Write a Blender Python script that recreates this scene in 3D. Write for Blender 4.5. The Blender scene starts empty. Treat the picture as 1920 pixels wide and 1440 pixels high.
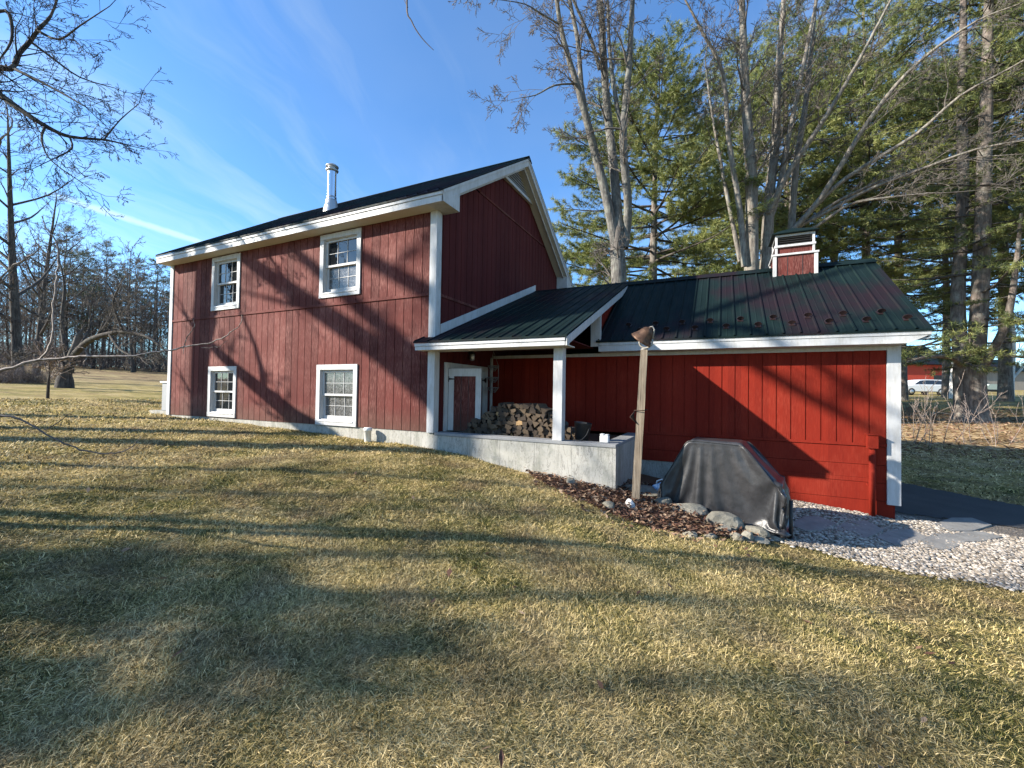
import bpy, math, random
import numpy as np
from mathutils import Vector, Matrix

C = bpy.context.scene.collection
sc = bpy.context.scene
rad = math.radians

# ------------------------------------------------------------------ camera
YAW, PITCH, ROLL = -0.4542, 0.0192, 0.0162
CAM = Vector((4.5399, -6.1587, 0.7272))
F = 800.9
fwd = Vector((math.sin(YAW)*math.cos(PITCH), math.cos(YAW)*math.cos(PITCH), math.sin(PITCH)))
rgt0 = Vector((math.cos(YAW), -math.sin(YAW), 0))
up0 = rgt0.cross(fwd)
rgt = rgt0*math.cos(ROLL) + up0*math.sin(ROLL)
upv = -rgt0*math.sin(ROLL) + up0*math.cos(ROLL)
cam_data = bpy.data.cameras.new('camera')
cam_data.sensor_width = 36
cam_data.lens = F/1920*36
cam_data.clip_start = 0.05
cam_data.clip_end = 3000
cam = bpy.data.objects.new('camera', cam_data)
C.objects.link(cam)
mw = Matrix.Identity(4)
for i in range(3):
    mw[i][0] = rgt[i]; mw[i][1] = upv[i]; mw[i][2] = -fwd[i]; mw[i][3] = CAM[i]
cam.matrix_world = mw
sc.camera = cam

def ray(px, py):
    return fwd + rgt*((px-960)/F) - upv*((py-720)/F)
def at(px, py, depth):
    return CAM + ray(px, py)*depth
def on_y(px, py, y):
    d = ray(px, py); return CAM + d*((y-CAM.y)/d.y)

# ------------------------------------------------------------------ light
SUN = Vector((0.750, 0.508, -0.425)).normalized()      # the way the light travels
EL = math.asin(-SUN.z)
AZ = math.atan2(-SUN.x, -SUN.y)
w = bpy.data.worlds.new('World'); sc.world = w
w.use_nodes = True
sun = bpy.data.lights.new('sun', 'SUN')
sun.energy = 5.0
sun.angle = rad(0.53)
sun.color = (1.0, 0.93, 0.82)
so = bpy.data.objects.new('sun', sun); C.objects.link(so)
so.rotation_euler = SUN.to_track_quat('-Z', 'Y').to_euler()
so.location = (-20, -20, 30)
sc.view_settings.view_transform = 'Standard'
sc.view_settings.look = 'None'
sc.view_settings.exposure = 1.50
sc.view_settings.gamma = 1
sc.cycles.max_bounces = 6
sc.cycles.diffuse_bounces = 3
sc.cycles.transparent_max_bounces = 8
sc.cycles.sample_clamp_indirect = 4
SKY = 0.058

# ------------------------------------------------------------------ node helper
class NT:
    def __init__(s, tree):
        s.t = tree; s.n = tree.nodes; s.l = tree.links
    def put(s, sock, v):
        if isinstance(v, bpy.types.NodeSocket): s.l.new(v, sock)
        elif isinstance(v, (tuple, list)) and len(v) == 3 and len(sock.default_value) == 4: sock.default_value = (*v, 1)
        else: sock.default_value = v
    def math(s, op, a, b=0.0, c=None, clamp=False):
        n = s.n.new('ShaderNodeMath'); n.operation = op; n.use_clamp = clamp
        s.put(n.inputs[0], a); s.put(n.inputs[1], b)
        if c is not None: s.put(n.inputs[2], c)
        return n.outputs[0]
    def vmath(s, op, a, b=(0, 0, 0)):
        n = s.n.new('ShaderNodeVectorMath'); n.operation = op
        s.put(n.inputs[0], a)
        if op == 'SCALE': s.put(n.inputs[3], b)
        else: s.put(n.inputs[1], b)
        return n.outputs['Value' if op in ('DOT_PRODUCT', 'LENGTH') else 'Vector']
    def coord(s, kind='Object'):
        return s.n.new('ShaderNodeTexCoord').outputs[kind]
    def pos(s):
        return s.n.new('ShaderNodeNewGeometry').outputs['Position']
    def scale(s, v, sc_):
        return s.vmath('MULTIPLY', v, sc_)
    def noise(s, v, scale=5, detail=4, rough=.55, dist=0.0, col=False):
        n = s.n.new('ShaderNodeTexNoise'); s.put(n.inputs['Vector'], v)
        n.inputs['Scale'].default_value = scale; n.inputs['Detail'].default_value = detail
        n.inputs['Roughness'].default_value = rough; n.inputs['Distortion'].default_value = dist
        return n.outputs['Color' if col else 'Fac']
    def voro(s, v, scale=5, feature='F1', out='Distance'):
        n = s.n.new('ShaderNodeTexVoronoi'); s.put(n.inputs['Vector'], v)
        n.feature = feature; n.inputs['Scale'].default_value = scale
        return n.outputs[out]
    def white(s, v, dim='3D'):
        n = s.n.new('ShaderNodeTexWhiteNoise'); n.noise_dimensions = dim
        s.put(n.inputs['W' if dim == '1D' else 'Vector'], v)
        return n.outputs['Value']
    def ramp(s, f, stops):
        n = s.n.new('ShaderNodeValToRGB'); s.put(n.inputs[0], f)
        e = n.color_ramp.elements
        while len(e) < len(stops): e.new(.5)
        for k, (p, c) in zip(e, stops):
            k.position = p
            k.color = (c, c, c, 1) if isinstance(c, (int, float)) else (*c, 1)
        return n.outputs[0]
    def rng(s, f, a, b, c=0.0, d=1.0):
        n = s.n.new('ShaderNodeMapRange'); s.put(n.inputs[0], f)
        for i, v in enumerate((a, b, c, d)): n.inputs[i+1].default_value = v
        return n.outputs[0]
    def mix(s, f, a, b, mode='MIX'):
        n = s.n.new('ShaderNodeMix'); n.data_type = 'RGBA'; n.blend_type = mode
        s.put(n.inputs[0], f); s.put(n.inputs[6], a); s.put(n.inputs[7], b)
        return n.outputs[2]
    def sep(s, v):
        n = s.n.new('ShaderNodeSeparateXYZ'); s.put(n.inputs[0], v); return n.outputs
    def comb(s, x, y, z):
        n = s.n.new('ShaderNodeCombineXYZ')
        for i, v in enumerate((x, y, z)): s.put(n.inputs[i], v)
        return n.outputs[0]
    def attr(s, name, out='Fac'):
        n = s.n.new('ShaderNodeAttribute'); n.attribute_name = name; return n.outputs[out]
    def bump(s, h, strength=.4, dist=.02):
        n = s.n.new('ShaderNodeBump'); s.put(n.inputs['Height'], h)
        n.inputs['Strength'].default_value = strength; n.inputs['Distance'].default_value = dist
        return n.outputs[0]
    def bsdf(s, col, rough=.8, bump=None, spec=.3, metal=0.0, trans=0.0):
        n = s.n.new('ShaderNodeBsdfPrincipled')
        s.put(n.inputs['Base Color'], col); s.put(n.inputs['Roughness'], rough)
        s.put(n.inputs['Specular IOR Level'], spec); s.put(n.inputs['Metallic'], metal)
        if bump is not None: s.l.new(bump, n.inputs['Normal'])
        out = s.n.new('ShaderNodeOutputMaterial')
        sh = n.outputs[0]
        if trans:
            tr = s.n.new('ShaderNodeBsdfTranslucent'); s.put(tr.inputs[0], col)
            m = s.n.new('ShaderNodeMixShader'); m.inputs[0].default_value = trans
            s.l.new(sh, m.inputs[1]); s.l.new(tr.outputs[0], m.inputs[2]); sh = m.outputs[0]
        s.l.new(sh, out.inputs[0])
        return n

MATS = {}
def material(name):
    def deco(fn):
        m = bpy.data.materials.new(name); m.use_nodes = True
        m.node_tree.nodes.clear()
        fn(NT(m.node_tree))
        MATS[name] = m
        return fn
    return deco

# ------------------------------------------------------------------ sky
w.node_tree.nodes.clear()
n = NT(w.node_tree)
sky = n.n.new('ShaderNodeTexSky'); sky.sky_type = 'NISHITA'
sky.sun_disc = False
sky.sun_elevation = EL
sky.sun_rotation = AZ
sky.altitude = 100; sky.air_density = 1.0; sky.dust_density = 0.15; sky.ozone_density = 2.2
d = n.vmath('NORMALIZE', n.coord('Generated'))
dx, dy, dz = n.sep(d)
den = n.math('ADD', n.math('MAXIMUM', dz, 0.0), 0.14)
p = n.comb(n.math('DIVIDE', dx, den), n.math('DIVIDE', dy, den), 0)
# streak direction of the cirrus, in the plane of the cloud layer
def cloud_plane(v):
    v = v.normalized(); k = max(v.z, 0)+.14
    return Vector((v.x/k, v.y/k, 0))
sa, sb = cloud_plane(ray(300, 80)), cloud_plane(ray(560, 300))
sd = (sb-sa).normalized(); sp = Vector((-sd.y, sd.x, 0))
u_ = n.vmath('DOT_PRODUCT', p, tuple(sd)); v_ = n.vmath('DOT_PRODUCT', p, tuple(sp))
wob = n.noise(p, 1.1, 3)
q = n.comb(n.math('MULTIPLY', u_, 0.55), n.math('ADD', n.math('MULTIPLY', v_, 2.6), n.math('MULTIPLY', wob, 1.3)), 3.7)
c1 = n.ramp(n.noise(q, 1.5, 6, .58), [(.47, 0.0), (.78, 1.0)])
big = n.ramp(n.noise(p, .55, 3, .5), [(.38, .25), (.62, 1.0)])
cir = n.math('MULTIPLY', c1, big)
c2 = n.ramp(n.noise(n.vmath('ADD', p, (4.1, 1.7, 0)), .9, 5, .5), [(.42, 0.0), (.75, 1.0)])
cir = n.math('ADD', n.math('MULTIPLY', cir, .72), n.math('MULTIPLY', c2, .26))
# vapour trail: a narrow arc across the sky
ta, tb = ray(95, 364).normalized(), ray(420, 468).normalized()
tn = ta.cross(tb).normalized(); tm = tn.cross(ta).normalized()
off = n.vmath('DOT_PRODUCT', d, tuple(tn))
along = n.vmath('DOT_PRODUCT', d, tuple(tm))
wid = n.math('ADD', .004, n.math('MULTIPLY', n.noise(n.scale(d, (60, 60, 60)), 1, 3), .005))
band = n.rng(n.math('DIVIDE', n.math('ABSOLUTE', off), wid), .2, 1.25, 1, 0)
front = n.math('GREATER_THAN', n.vmath('DOT_PRODUCT', d, tuple(ta)), 0.2)
band = n.math('MULTIPLY', n.math('MULTIPLY', band, front), n.rng(along, -.03, .05))
band = n.math('MULTIPLY', band, n.rng(n.noise(n.scale(d, (40, 40, 40)), 1, 4), .3, .6, .9, 1.3))
fac = n.math('MAXIMUM', cir, band, clamp=True)
skyc = n.mix(1.0, sky.outputs[0], (1.0, 1.50, 1.94), 'MULTIPLY')
lum = n.mix(1.0, sky.outputs[0], (1.9, 2.0, 1.9), 'MULTIPLY')
lum = n.mix(.25, lum, (6.0, 6.3, 7.0))
col = n.mix(fac, skyc, lum)
bg = n.n.new('ShaderNodeBackground'); n.put(bg.inputs[0], col); bg.inputs[1].default_value = SKY
wo = n.n.new('ShaderNodeOutputWorld'); n.l.new(bg.outputs[0], wo.inputs[0])

# ------------------------------------------------------------------ materials
def paint_siding(base, dark, wear, streak):
    def fn(n):
        P = n.coord(); x, y, z = n.sep(P)
        plank = n.math('FLOOR', n.math('DIVIDE', n.math('ADD', n.math('ADD', x, y), 20.0), .203))
        rnd = n.white(plank, '1D')
        grain = n.noise(n.comb(n.math('MULTIPLY', n.math('ADD', x, y), 14), 0, n.math('ADD', n.math('MULTIPLY', z, 1.1), n.math('MULTIPLY', rnd, 30))), 3, 6, .65, .4)
        fine = n.noise(n.comb(n.math('MULTIPLY', n.math('ADD', x, y), 90), 0, n.math('MULTIPLY', z, 7)), 1, 4, .7)
        blot = n.noise(P, 1.3, 4)
        f = n.math('ADD', n.math('MULTIPLY', grain, .7), n.math('MULTIPLY', rnd, .34))
        c = n.mix(n.rng(f, .30, .76), dark, base)
        c = n.mix(n.math('MULTIPLY', n.rng(n.math('MULTIPLY', fine, n.math('ADD', blot, .45)), .46, .68), streak), c, wear)
        dirt = n.math('MULTIPLY', n.rng(n.math('ADD', z, n.math('MULTIPLY', blot, -.5)), -.25, .22, .65, 0), .8 if streak > .6 else 0.0)
        c = n.mix(dirt, c, (.085, .055, .040))
        h = n.math('ADD', n.math('MULTIPLY', fine, .6), n.math('MULTIPLY', grain, .5))
        n.bsdf(c, .8, n.bump(h, .35, .006), .12)
    return fn
material('barn_red_weathered')(paint_siding((.128, .033, .027), (.055, .014, .012), (.235, .105, .088), .9))
material('barn_red_shaded')(paint_siding((.088, .018, .017), (.060, .012, .012), (.12, .036, .034), .3))  # less faded red, darkened to carry the shade on gable and porch ceiling
material('barn_red')(paint_siding((.195, .0165, .0075), (.130, .010, .005), (.26, .040, .022), .45))

@material('white_paint')
def _(n):
    P = n.coord()
    a = n.noise(n.scale(P, (3, 3, 1.2)), 2.5, 5, .6)
    s_ = n.noise(n.scale(P, (30, 30, 5)), 1, 4, .7)
    c = n.mix(n.rng(n.math('MULTIPLY', a, s_), .18, .42), (.455, .455, .455), (.345, .335, .315))
    n.bsdf(c, .55, n.bump(s_, .12, .004), .35)

@material('cream_soffit')
def _(n):
    a = n.noise(n.coord(), 3, 4)
    n.bsdf(n.mix(a, (.56, .53, .46), (.46, .43, .37)), .65)

@material('roof_metal')
def _(n):
    P = n.coord()
    a = n.noise(n.scale(P, (1.0, .5, .5)), 1.2, 5, .6)
    st = n.noise(n.scale(P, (26, 1.2, 1.2)), 1, 4, .6)
    c = n.mix(n.rng(n.math('ADD', n.math('MULTIPLY', a, .6), n.math('MULTIPLY', st, .5)), .35, .75), (.004, .010, .010), (.010, .019, .019))
    c = n.mix(n.rng(n.noise(n.vmath('ADD', n.scale(P, (.8, .5, .5)), (5, 2, 1)), 1.1, 4, .6), .48, .62, 0, .8), c, (.017, .009, .013))  # purplish mottle puts patchy reflections into the roof colour
    r = n.rng(n.noise(n.scale(P, (8, 2, 2)), 1, 4), .3, .7, .46, .62)
    n.bsdf(c, r, n.bump(n.noise(n.scale(P, (2, 4, 4)), 1.5, 3), .08, .02), .06)

@material('concrete')
def _(n):
    P = n.coord(); x, y, z = n.sep(P)
    a = n.noise(P, 1.8, 6, .65); b = n.noise(P, 22, 5, .7)
    st = n.noise(n.vmath('ADD', n.scale(P, (3.2, 3.2, .7)), n.scale(n.noise(P, 4, 4, col=True), (.8, .8, .3))), 1.2, 6, .7)
    crack = n.noise(n.scale(P, (3, 3, .7)), 2.2, 6, .7, 1.4)
    c = n.mix(n.rng(a, .3, .7), (.30, .29, .255), (.39, .375, .34))
    c = n.mix(n.math('MULTIPLY', n.rng(st, .46, .70), .75), c, (.16, .165, .13))
    c = n.mix(n.math('MULTIPLY', n.rng(n.math('ABSOLUTE', n.math('SUBTRACT', crack, .5)), 0, .018, 1, 0), .8), c, (.12, .11, .10))
    c = n.mix(n.math('MULTIPLY', n.rng(b, .55, .72), .55), c, (.17, .16, .145))
    joint = n.math('ABSOLUTE', n.math('SUBTRACT', n.math('FRACT', n.math('DIVIDE', n.math('ADD', x, 20.33), .61)), .5))
    c = n.mix(n.math('MULTIPLY', n.rng(joint, 0, .012, 1, 0), n.rng(n.noise(P, 5, 3), .35, .6, .15, .8)), c, (.10, .10, .09))
    n.bsdf(c, .9, n.bump(n.math('ADD', b, st), .3, .008), .2)

@material('concrete_cap')
def _(n):
    P = n.coord(); b = n.noise(P, 14, 5, .7)
    n.bsdf(n.mix(b, (.15, .155, .16), (.26, .26, .26)), .9, n.bump(b, .3, .006), .2)

def pane(reflection):
    def fn(n):
        P = n.coord()
        b = n.bsdf((.012, .014, .016), .02, None, .9)
        if reflection:
            v = n.noise(n.scale(P, (1, 1, 1)), 34, 6, .75, 1.5)
            f = n.rng(v, .44, .62)
            n.put(b.inputs['Base Color'], n.mix(f, (.02, .022, .024), (.20, .20, .20)))  # painted mottle stands for twigs and sky reflected in the wavy glass
            n.put(b.inputs['Roughness'], .12)
        w_ = n.bump(n.noise(P, 2.6, 3), .05, .03)
        n.l.new(w_, b.inputs['Normal'])
    return fn
material('window_glass')(pane(False))
material('window_glass_reflection')(pane(True))

@material('iron_black')
def _(n):
    a = n.noise(n.coord(), 20, 4)
    n.bsdf(n.mix(a, (.008, .008, .009), (.03, .028, .026)), .55, None, .4)

@material('snow_guard_metal')
def _(n):
    a = n.noise(n.coord(), 20, 4)
    n.bsdf(n.mix(a, (.010, .004, .005), (.024, .012, .012)), .5, None, .5)

@material('steel_pipe')
def _(n):
    P = n.coord()
    a = n.noise(n.scale(P, (6, 6, 1)), 2, 4)
    n.bsdf(n.mix(a, (.75, .76, .78), (.60, .61, .63)), n.rng(a, .3, .7, .12, .25), None, .5, 1.0)
@material('galvanised')
def _(n):
    a = n.noise(n.coord(), 12, 5)
    n.bsdf(n.mix(a, (.55, .55, .54), (.42, .42, .42)), .42, None, .5, .7)

@material('post_wood')
def _(n):
    P = n.coord(); x, y, z = n.sep(P)
    g = n.noise(n.comb(n.math('MULTIPLY', x, 60), n.math('MULTIPLY', y, 60), n.math('MULTIPLY', z, 2.2)), 1, 6, .7, .6)
    kn = n.noise(n.scale(P, (12, 12, 2)), 1, 4)
    c = n.ramp(g, [(.3, (.07, .052, .038)), (.5, (.21, .165, .118)), (.72, (.38, .315, .235))])
    c = n.mix(n.rng(z, -.75, -.35, .55, 0), c, (.46, .36, .13))
    c = n.mix(n.rng(kn, .62, .72, 0, .5), c, (.06, .045, .035))
    n.bsdf(c, .85, n.bump(g, .6, .01), .2)

@material('bell_rust')
def _(n):
    a = n.noise(n.coord(), 14, 5, .7)
    n.bsdf(n.ramp(a, [(.3, (.030, .016, .011)), (.55, (.095, .050, .028)), (.75, (.17, .10, .055))]), .6, n.bump(a, .2, .005), .4, .35)
@material('bell_yoke')
def _(n):
    a = n.noise(n.coord(), 25, 4)
    n.bsdf(n.mix(a, (.20, .19, .17), (.36, .34, .30)), .55, None, .4, .4)

def bark(c0, c1, c2, vs=(14, 14, 2.6), lichen=(.30, .31, .26), lf=.35):
    def fn(n):
        P = n.coord()
        q = n.vmath('ADD', n.scale(P, vs), n.scale(n.noise(P, 3, 3, col=True), (.9, .9, .9)))
        a = n.noise(q, 1, 6, .7)
        v = n.voro(q, .8)
        c = n.ramp(a, [(.28, c0), (.5, c1), (.72, c2)])
        c = n.mix(n.math('MULTIPLY', n.rng(n.noise(P, 3.1, 5, .65), .50, .66), lf), c, lichen)
        n.bsdf(c, .92, n.bump(n.math('ADD', a, n.math('MULTIPLY', v, .6)), .7, .03), .12)
    return fn
material('maple_bark')(bark((.055, .048, .042), (.155, .137, .118), (.29, .26, .22)))
material('grey_bark')(bark((.040, .037, .034), (.105, .098, .088), (.21, .195, .172)))
material('dark_bark')(bark((.022, .020, .019), (.062, .054, .048), (.135, .115, .10), lf=.15))
material('pine_bark')(bark((.045, .036, .031), (.125, .103, .088), (.25, .21, .18), (10, 10, 2.2)))
material('birch_bark')(bark((.30, .28, .26), (.62, .60, .57), (.75, .74, .71), (3, 3, 12)))

@material('twig_bark')
def _(n):
    a = n.noise(n.coord(), 6, 4)
    n.bsdf(n.mix(a, (.055, .047, .042), (.17, .15, .13)), .85, None, .2)
@material('twig_black')
def _(n):
    a = n.noise(n.coord(), 2, 4)
    n.bsdf(n.mix(a, (.016, .013, .014), (.055, .045, .044)), .85, None, .1)
@material('twig_dark')
def _(n):
    a = n.noise(n.coord(), 2, 4)
    n.bsdf(n.mix(a, (.055, .045, .041), (.17, .145, .13)), .85, None, .15)
@material('sapling_bark')
def _(n):
    P = n.coord(); a = n.noise(n.scale(P, (20, 20, 20)), 2, 5)
    n.bsdf(n.ramp(a, [(.35, (.10, .072, .058)), (.6, (.28, .225, .19)), (.75, (.46, .40, .35))]), .7, n.bump(a, .3, .004), .3)

def needles(a, b, c):
    def fn(n):
        t = n.attr('tone'); P = n.pos()
        v = n.noise(P, .55, 4, .6)
        k = n.math('ADD', n.math('MULTIPLY', t, .55), n.math('MULTIPLY', v, .5))
        n.bsdf(n.ramp(k, [(.2, a), (.5, b), (.85, c)]), .55, None, .35, 0, .22)
    return fn
material('pine_needles')(needles((.050, .078, .020), (.165, .195, .056), (.32, .31, .105)))
material('pine_needles_dark')(needles((.034, .054, .019), (.120, .146, .046), (.26, .26, .085)))
material('pine_needles_far')(needles((.040, .058, .036), (.090, .112, .062), (.16, .17, .095)))

# the lawn: straw and green in patches, shared by the ground and the blades
def lawn_colour(n, P, t=None):
    big = n.noise(P, .55, 5, .62); mid = n.noise(P, 2.3, 5, .65); fin = n.noise(P, 9, 4, .6)
    k = n.math('ADD', n.math('ADD', n.math('MULTIPLY', big, .5), n.math('MULTIPLY', mid, .42)), n.math('MULTIPLY', fin, .20))
    if t is not None:
        k = n.math('ADD', k, n.math('MULTIPLY', n.math('SUBTRACT', t, .5), .30))
    c = n.ramp(k, [(.35, (.045, .068, .014)), (.43, (.150, .155, .038)), (.49, (.30, .265, .088)), (.57, (.53, .418, .168)), (.70, (.66, .53, .28))])
    br = n.ramp(n.noise(n.vmath('ADD', P, (7, 3, 0)), 1.4, 5, .65), [(.48, 0.0), (.68, .6)])
    c = n.mix(br, c, (.24, .165, .105))
    return c

@material('lawn_ground')
def _(n):
    P = n.pos(); x, y, z = n.sep(P)
    c = lawn_colour(n, P)
    thatch = n.noise(n.scale(P, (1, 1, 1)), 60, 5, .75)
    c = n.mix(n.rng(thatch, .38, .62), n.mix(1.0, c, (.30, .28, .25), 'MULTIPLY'), c)
    # leaf-strewn bank under the pines to the right
    lf = n.math('MULTIPLY', n.rng(n.math('ADD', x, n.math('MULTIPLY', n.noise(P, .5, 3), 3)), 6.0, 8.5), n.rng(n.math('ADD', y, n.math('MULTIPLY', n.noise(P, .6, 4), 4)), 10.2, 12.4))
    lf = n.math('MULTIPLY', lf, n.rng(n.math('ADD', y, n.math('MULTIPLY', n.noise(P, .3, 3), 6)), 25, 29, 1, 0))
    lv = n.voro(P, 9, 'F1', 'Color')
    lc = n.ramp(n.sep(lv)[0], [(.1, (.10, .06, .03)), (.45, (.30, .18, .085)), (.7, (.40, .27, .14)), (.9, (.48, .36, .22))])
    c = n.mix(n.math('MULTIPLY', lf, .85), c, lc)
    # the wood's floor and old field up the slope to the left, browner
    wf = n.rng(n.math('SUBTRACT', n.math('MULTIPLY', x, -1.0), n.math('MULTIPLY', n.noise(P, .25, 4), 14)), 20, 32)
    oc = n.ramp(n.noise(n.scale(P, (.35, 1.2, 1)), .7, 6, .65), [(.36, (.10, .066, .045)), (.5, (.215, .155, .088)), (.66, (.32, .26, .125))])
    c = n.mix(n.math('MULTIPLY', wf, .9), c, oc)
    h = n.math('ADD', thatch, n.noise(P, 14, 4, .7))
    n.bsdf(c, .95, n.bump(h, .8, .03), .08)

@material('grass_blades')
def _(n):
    P = n.pos(); t = n.attr('tone')
    c = lawn_colour(n, P, t)
    c = n.mix(1.0, c, n.ramp(t, [(.0, (.16, .15, .135)), (.35, (.62, .61, .58)), (.7, (1.05, 1.04, 1.0)), (1.0, (1.4, 1.36, 1.26))]), 'MULTIPLY')
    c = n.mix(n.rng(t, .86, 1.0, 0, .6), c, (.74, .60, .34))
    n.bsdf(c, .6, None, .25, 0, .25)

@material('asphalt')
def _(n):
    P = n.pos(); a = n.noise(P, 60, 5, .8); b = n.noise(P, 1.2, 4)
    c = n.mix(n.rng(a, .35, .7), (.026, .026, .028), (.06, .06, .062))
    c = n.mix(n.rng(b, .5, .75, 0, .35), c, (.075, .072, .07))
    n.bsdf(c, .88, n.bump(a, .35, .006), .25)

@material('gravel_bed')
def _(n):
    P = n.pos()
    v = n.voro(P, 34); cc = n.sep(n.voro(P, 34, 'F1', 'Color'))[0]
    c = n.ramp(cc, [(.1, (.085, .07, .055)), (.5, (.18, .15, .12)), (.9, (.27, .235, .195))])
    c = n.mix(n.rng(v, .25, .6), c, (.11, .095, .08))
    n.bsdf(c, .9, n.bump(v, .8, .02), .2)
@material('pebbles')
def _(n):
    t = n.attr('tone')
    c = n.ramp(t, [(.05, (.085, .07, .055)), (.35, (.20, .17, .135)), (.7, (.30, .26, .215)), (.97, (.42, .38, .33))])
    n.bsdf(c, .8, None, .3)
@material('dead_leaves')
def _(n):
    t = n.attr('tone'); P = n.pos()
    c = n.ramp(t, [(.05, (.040, .020, .014)), (.35, (.115, .056, .036)), (.65, (.20, .115, .070)), (.95, (.33, .235, .155))])
    n.bsdf(c, .7, None, .25, 0, .15)
@material('soil')
def _(n):
    P = n.pos(); a = n.noise(P, 25, 5, .7)
    n.bsdf(n.mix(a, (.045, .026, .018), (.17, .09, .055)), .95, n.bump(a, .8, .03), .1)
@material('field_stone')
def _(n):
    P = n.pos(); a = n.noise(P, 6, 6, .7); b = n.noise(P, 40, 4, .7)
    oi = n.n.new('ShaderNodeObjectInfo').outputs['Random']
    c = n.ramp(n.math('ADD', n.math('MULTIPLY', a, .75), n.math('MULTIPLY', b, .25)), [(.3, (.07, .064, .050)), (.5, (.165, .150, .115)), (.7, (.32, .29, .225))])
    c = n.mix(n.rng(oi, 0, 1, 0, .3), c, (.36, .34, .29))
    n.bsdf(c, .9, n.bump(n.math('ADD', a, n.math('MULTIPLY', b, .5)), .7, .02), .2)
@material('pale_stone')
def _(n):
    P = n.pos(); a = n.noise(P, 9, 6, .7)
    n.bsdf(n.mix(a, (.48, .45, .42), (.68, .65, .61)), .85, n.bump(a, .6, .02), .2)
@material('flagstone')
def _(n):
    P = n.pos(); a = n.noise(P, 5, 6, .7); b = n.noise(P, 45, 4, .7)
    n.bsdf(n.mix(n.rng(a, .3, .7), (.15, .145, .135), (.25, .24, .22)), .85, n.bump(n.math('ADD', a, b), .4, .01), .25)

@material('grill_cover')
def _(n):
    P = n.coord(); a = n.noise(P, 7, 6, .65); b = n.noise(n.scale(P, (3, 3, 1)), 9, 5, .7, 1.0)
    c = n.mix(n.rng(a, .3, .7), (.012, .012, .013), (.034, .033, .035))
    n.bsdf(c, .36, n.bump(n.math('ADD', n.math('MULTIPLY', b, .5), a), .25, .015), .45)
@material('black_plastic')
def _(n):
    a = n.noise(n.coord(), 12, 4)
    n.bsdf(n.mix(a, (.010, .010, .011), (.03, .03, .03)), .45, None, .4)
@material('white_plastic')
def _(n):
    a = n.noise(n.coord(), 9, 4)
    n.bsdf(n.mix(a, (.74, .74, .72), (.60, .60, .58)), .45, None, .4)
@material('blue_plastic')
def _(n):
    a = n.noise(n.coord(), 16, 4)
    n.bsdf(n.mix(n.rng(a, .42, .56), (.66, .72, .78), (.22, .42, .66)), .4, None, .4)
@material('wood_end')
def _(n):
    P = n.coord(); oi = n.n.new('ShaderNodeObjectInfo').outputs['Random']
    r = n.noise(n.scale(P, (40, 2, 40)), 1, 4)
    c = n.mix(r, (.07, .05, .033), (.145, .108, .073))
    c = n.mix(n.rng(oi, 0, 1, 0, .9), c, (.035, .029, .026))
    c = n.mix(n.math('GREATER_THAN', oi, .965), c, (.34, .22, .11))
    n.bsdf(c, .9, n.bump(r, .4, .006), .1)
@material('wood_split')
def _(n):
    P = n.coord(); oi = n.n.new('ShaderNodeObjectInfo').outputs['Random']
    r = n.noise(n.scale(P, (50, 4, 50)), 1, 5)
    c = n.mix(r, (.08, .055, .038), (.15, .11, .075))
    n.bsdf(n.mix(n.rng(oi, 0, 1, 0, .6), c, (.05, .042, .036)), .9, n.bump(r, .5, .01), .1)
@material('ac_grey')
def _(n):
    a = n.noise(n.coord(), 8, 4)
    n.bsdf(n.mix(a, (.20, .205, .21), (.28, .285, .29)), .5, None, .4)
@material('wire_grey')
def _(n):
    a = n.noise(n.coord(), 30, 3)
    n.bsdf(n.mix(a, (.16, .16, .15), (.34, .33, .31)), .5, None, .4, .5)
@material('car_white')
def _(n):
    n.bsdf(n.mix(n.noise(n.coord(), 2, 2), (.80, .80, .80), (.74, .74, .75)), .25, None, .5)
@material('car_glass')
def _(n):
    n.bsdf(n.mix(n.noise(n.coord(), 2, 2), (.012, .014, .016), (.03, .03, .034)), .08, None, .6)
@material('tyre')
def _(n):
    n.bsdf(n.mix(n.noise(n.coord(), 20, 3), (.012, .012, .012), (.03, .03, .03)), .8)
@material('bright_red_wall')
def _(n):
    P = n.coord(); a = n.noise(n.scale(P, (8, 8, 1)), 1, 4)
    n.bsdf(n.mix(a, (.50, .075, .045), (.40, .055, .036)), .8, n.bump(a, .2, .01), .2)
@material('grey_boards')
def _(n):
    P = n.coord(); a = n.noise(n.scale(P, (9, 9, 1)), 1, 5)
    n.bsdf(n.mix(a, (.20, .18, .155), (.34, .31, .27)), .9, n.bump(a, .3, .01), .1)
@material('pale_green')
def _(n):
    a = n.noise(n.coord(), 4, 4)
    n.bsdf(n.mix(a, (.28, .35, .30), (.40, .46, .41)), .6)
@material('thicket_twigs')
def _(n):
    t = n.attr('tone'); a = n.noise(n.pos(), .4, 3)
    c = n.ramp(n.math('ADD', n.math('MULTIPLY', t, .5), n.math('MULTIPLY', a, .5)), [(.25, (.06, .048, .043)), (.5, (.155, .122, .105)), (.75, (.30, .245, .21))])
    n.bsdf(c, .9, None, .1)

# ------------------------------------------------------------------ mesh helpers
def tag(o, label=None, cat=None, group=None, kind=None):
    if label: o['label'] = label
    if cat: o['category'] = cat
    if group: o['group'] = group
    if kind: o['kind'] = kind
    return o

def thing(name, loc, label, cat, group=None):
    o = bpy.data.objects.new(name, None); C.objects.link(o)
    o.empty_display_size = .2
    o.location = loc
    return tag(o, label, cat, group)

def link(name, me, parent=None):
    o = bpy.data.objects.new(name, me); C.objects.link(o)
    if parent is not None: o.parent = parent
    return o

def root_loc(parent):
    v = Vector((0, 0, 0))
    while parent is not None:
        v = v + parent.location; parent = parent.parent
    return v

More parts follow.
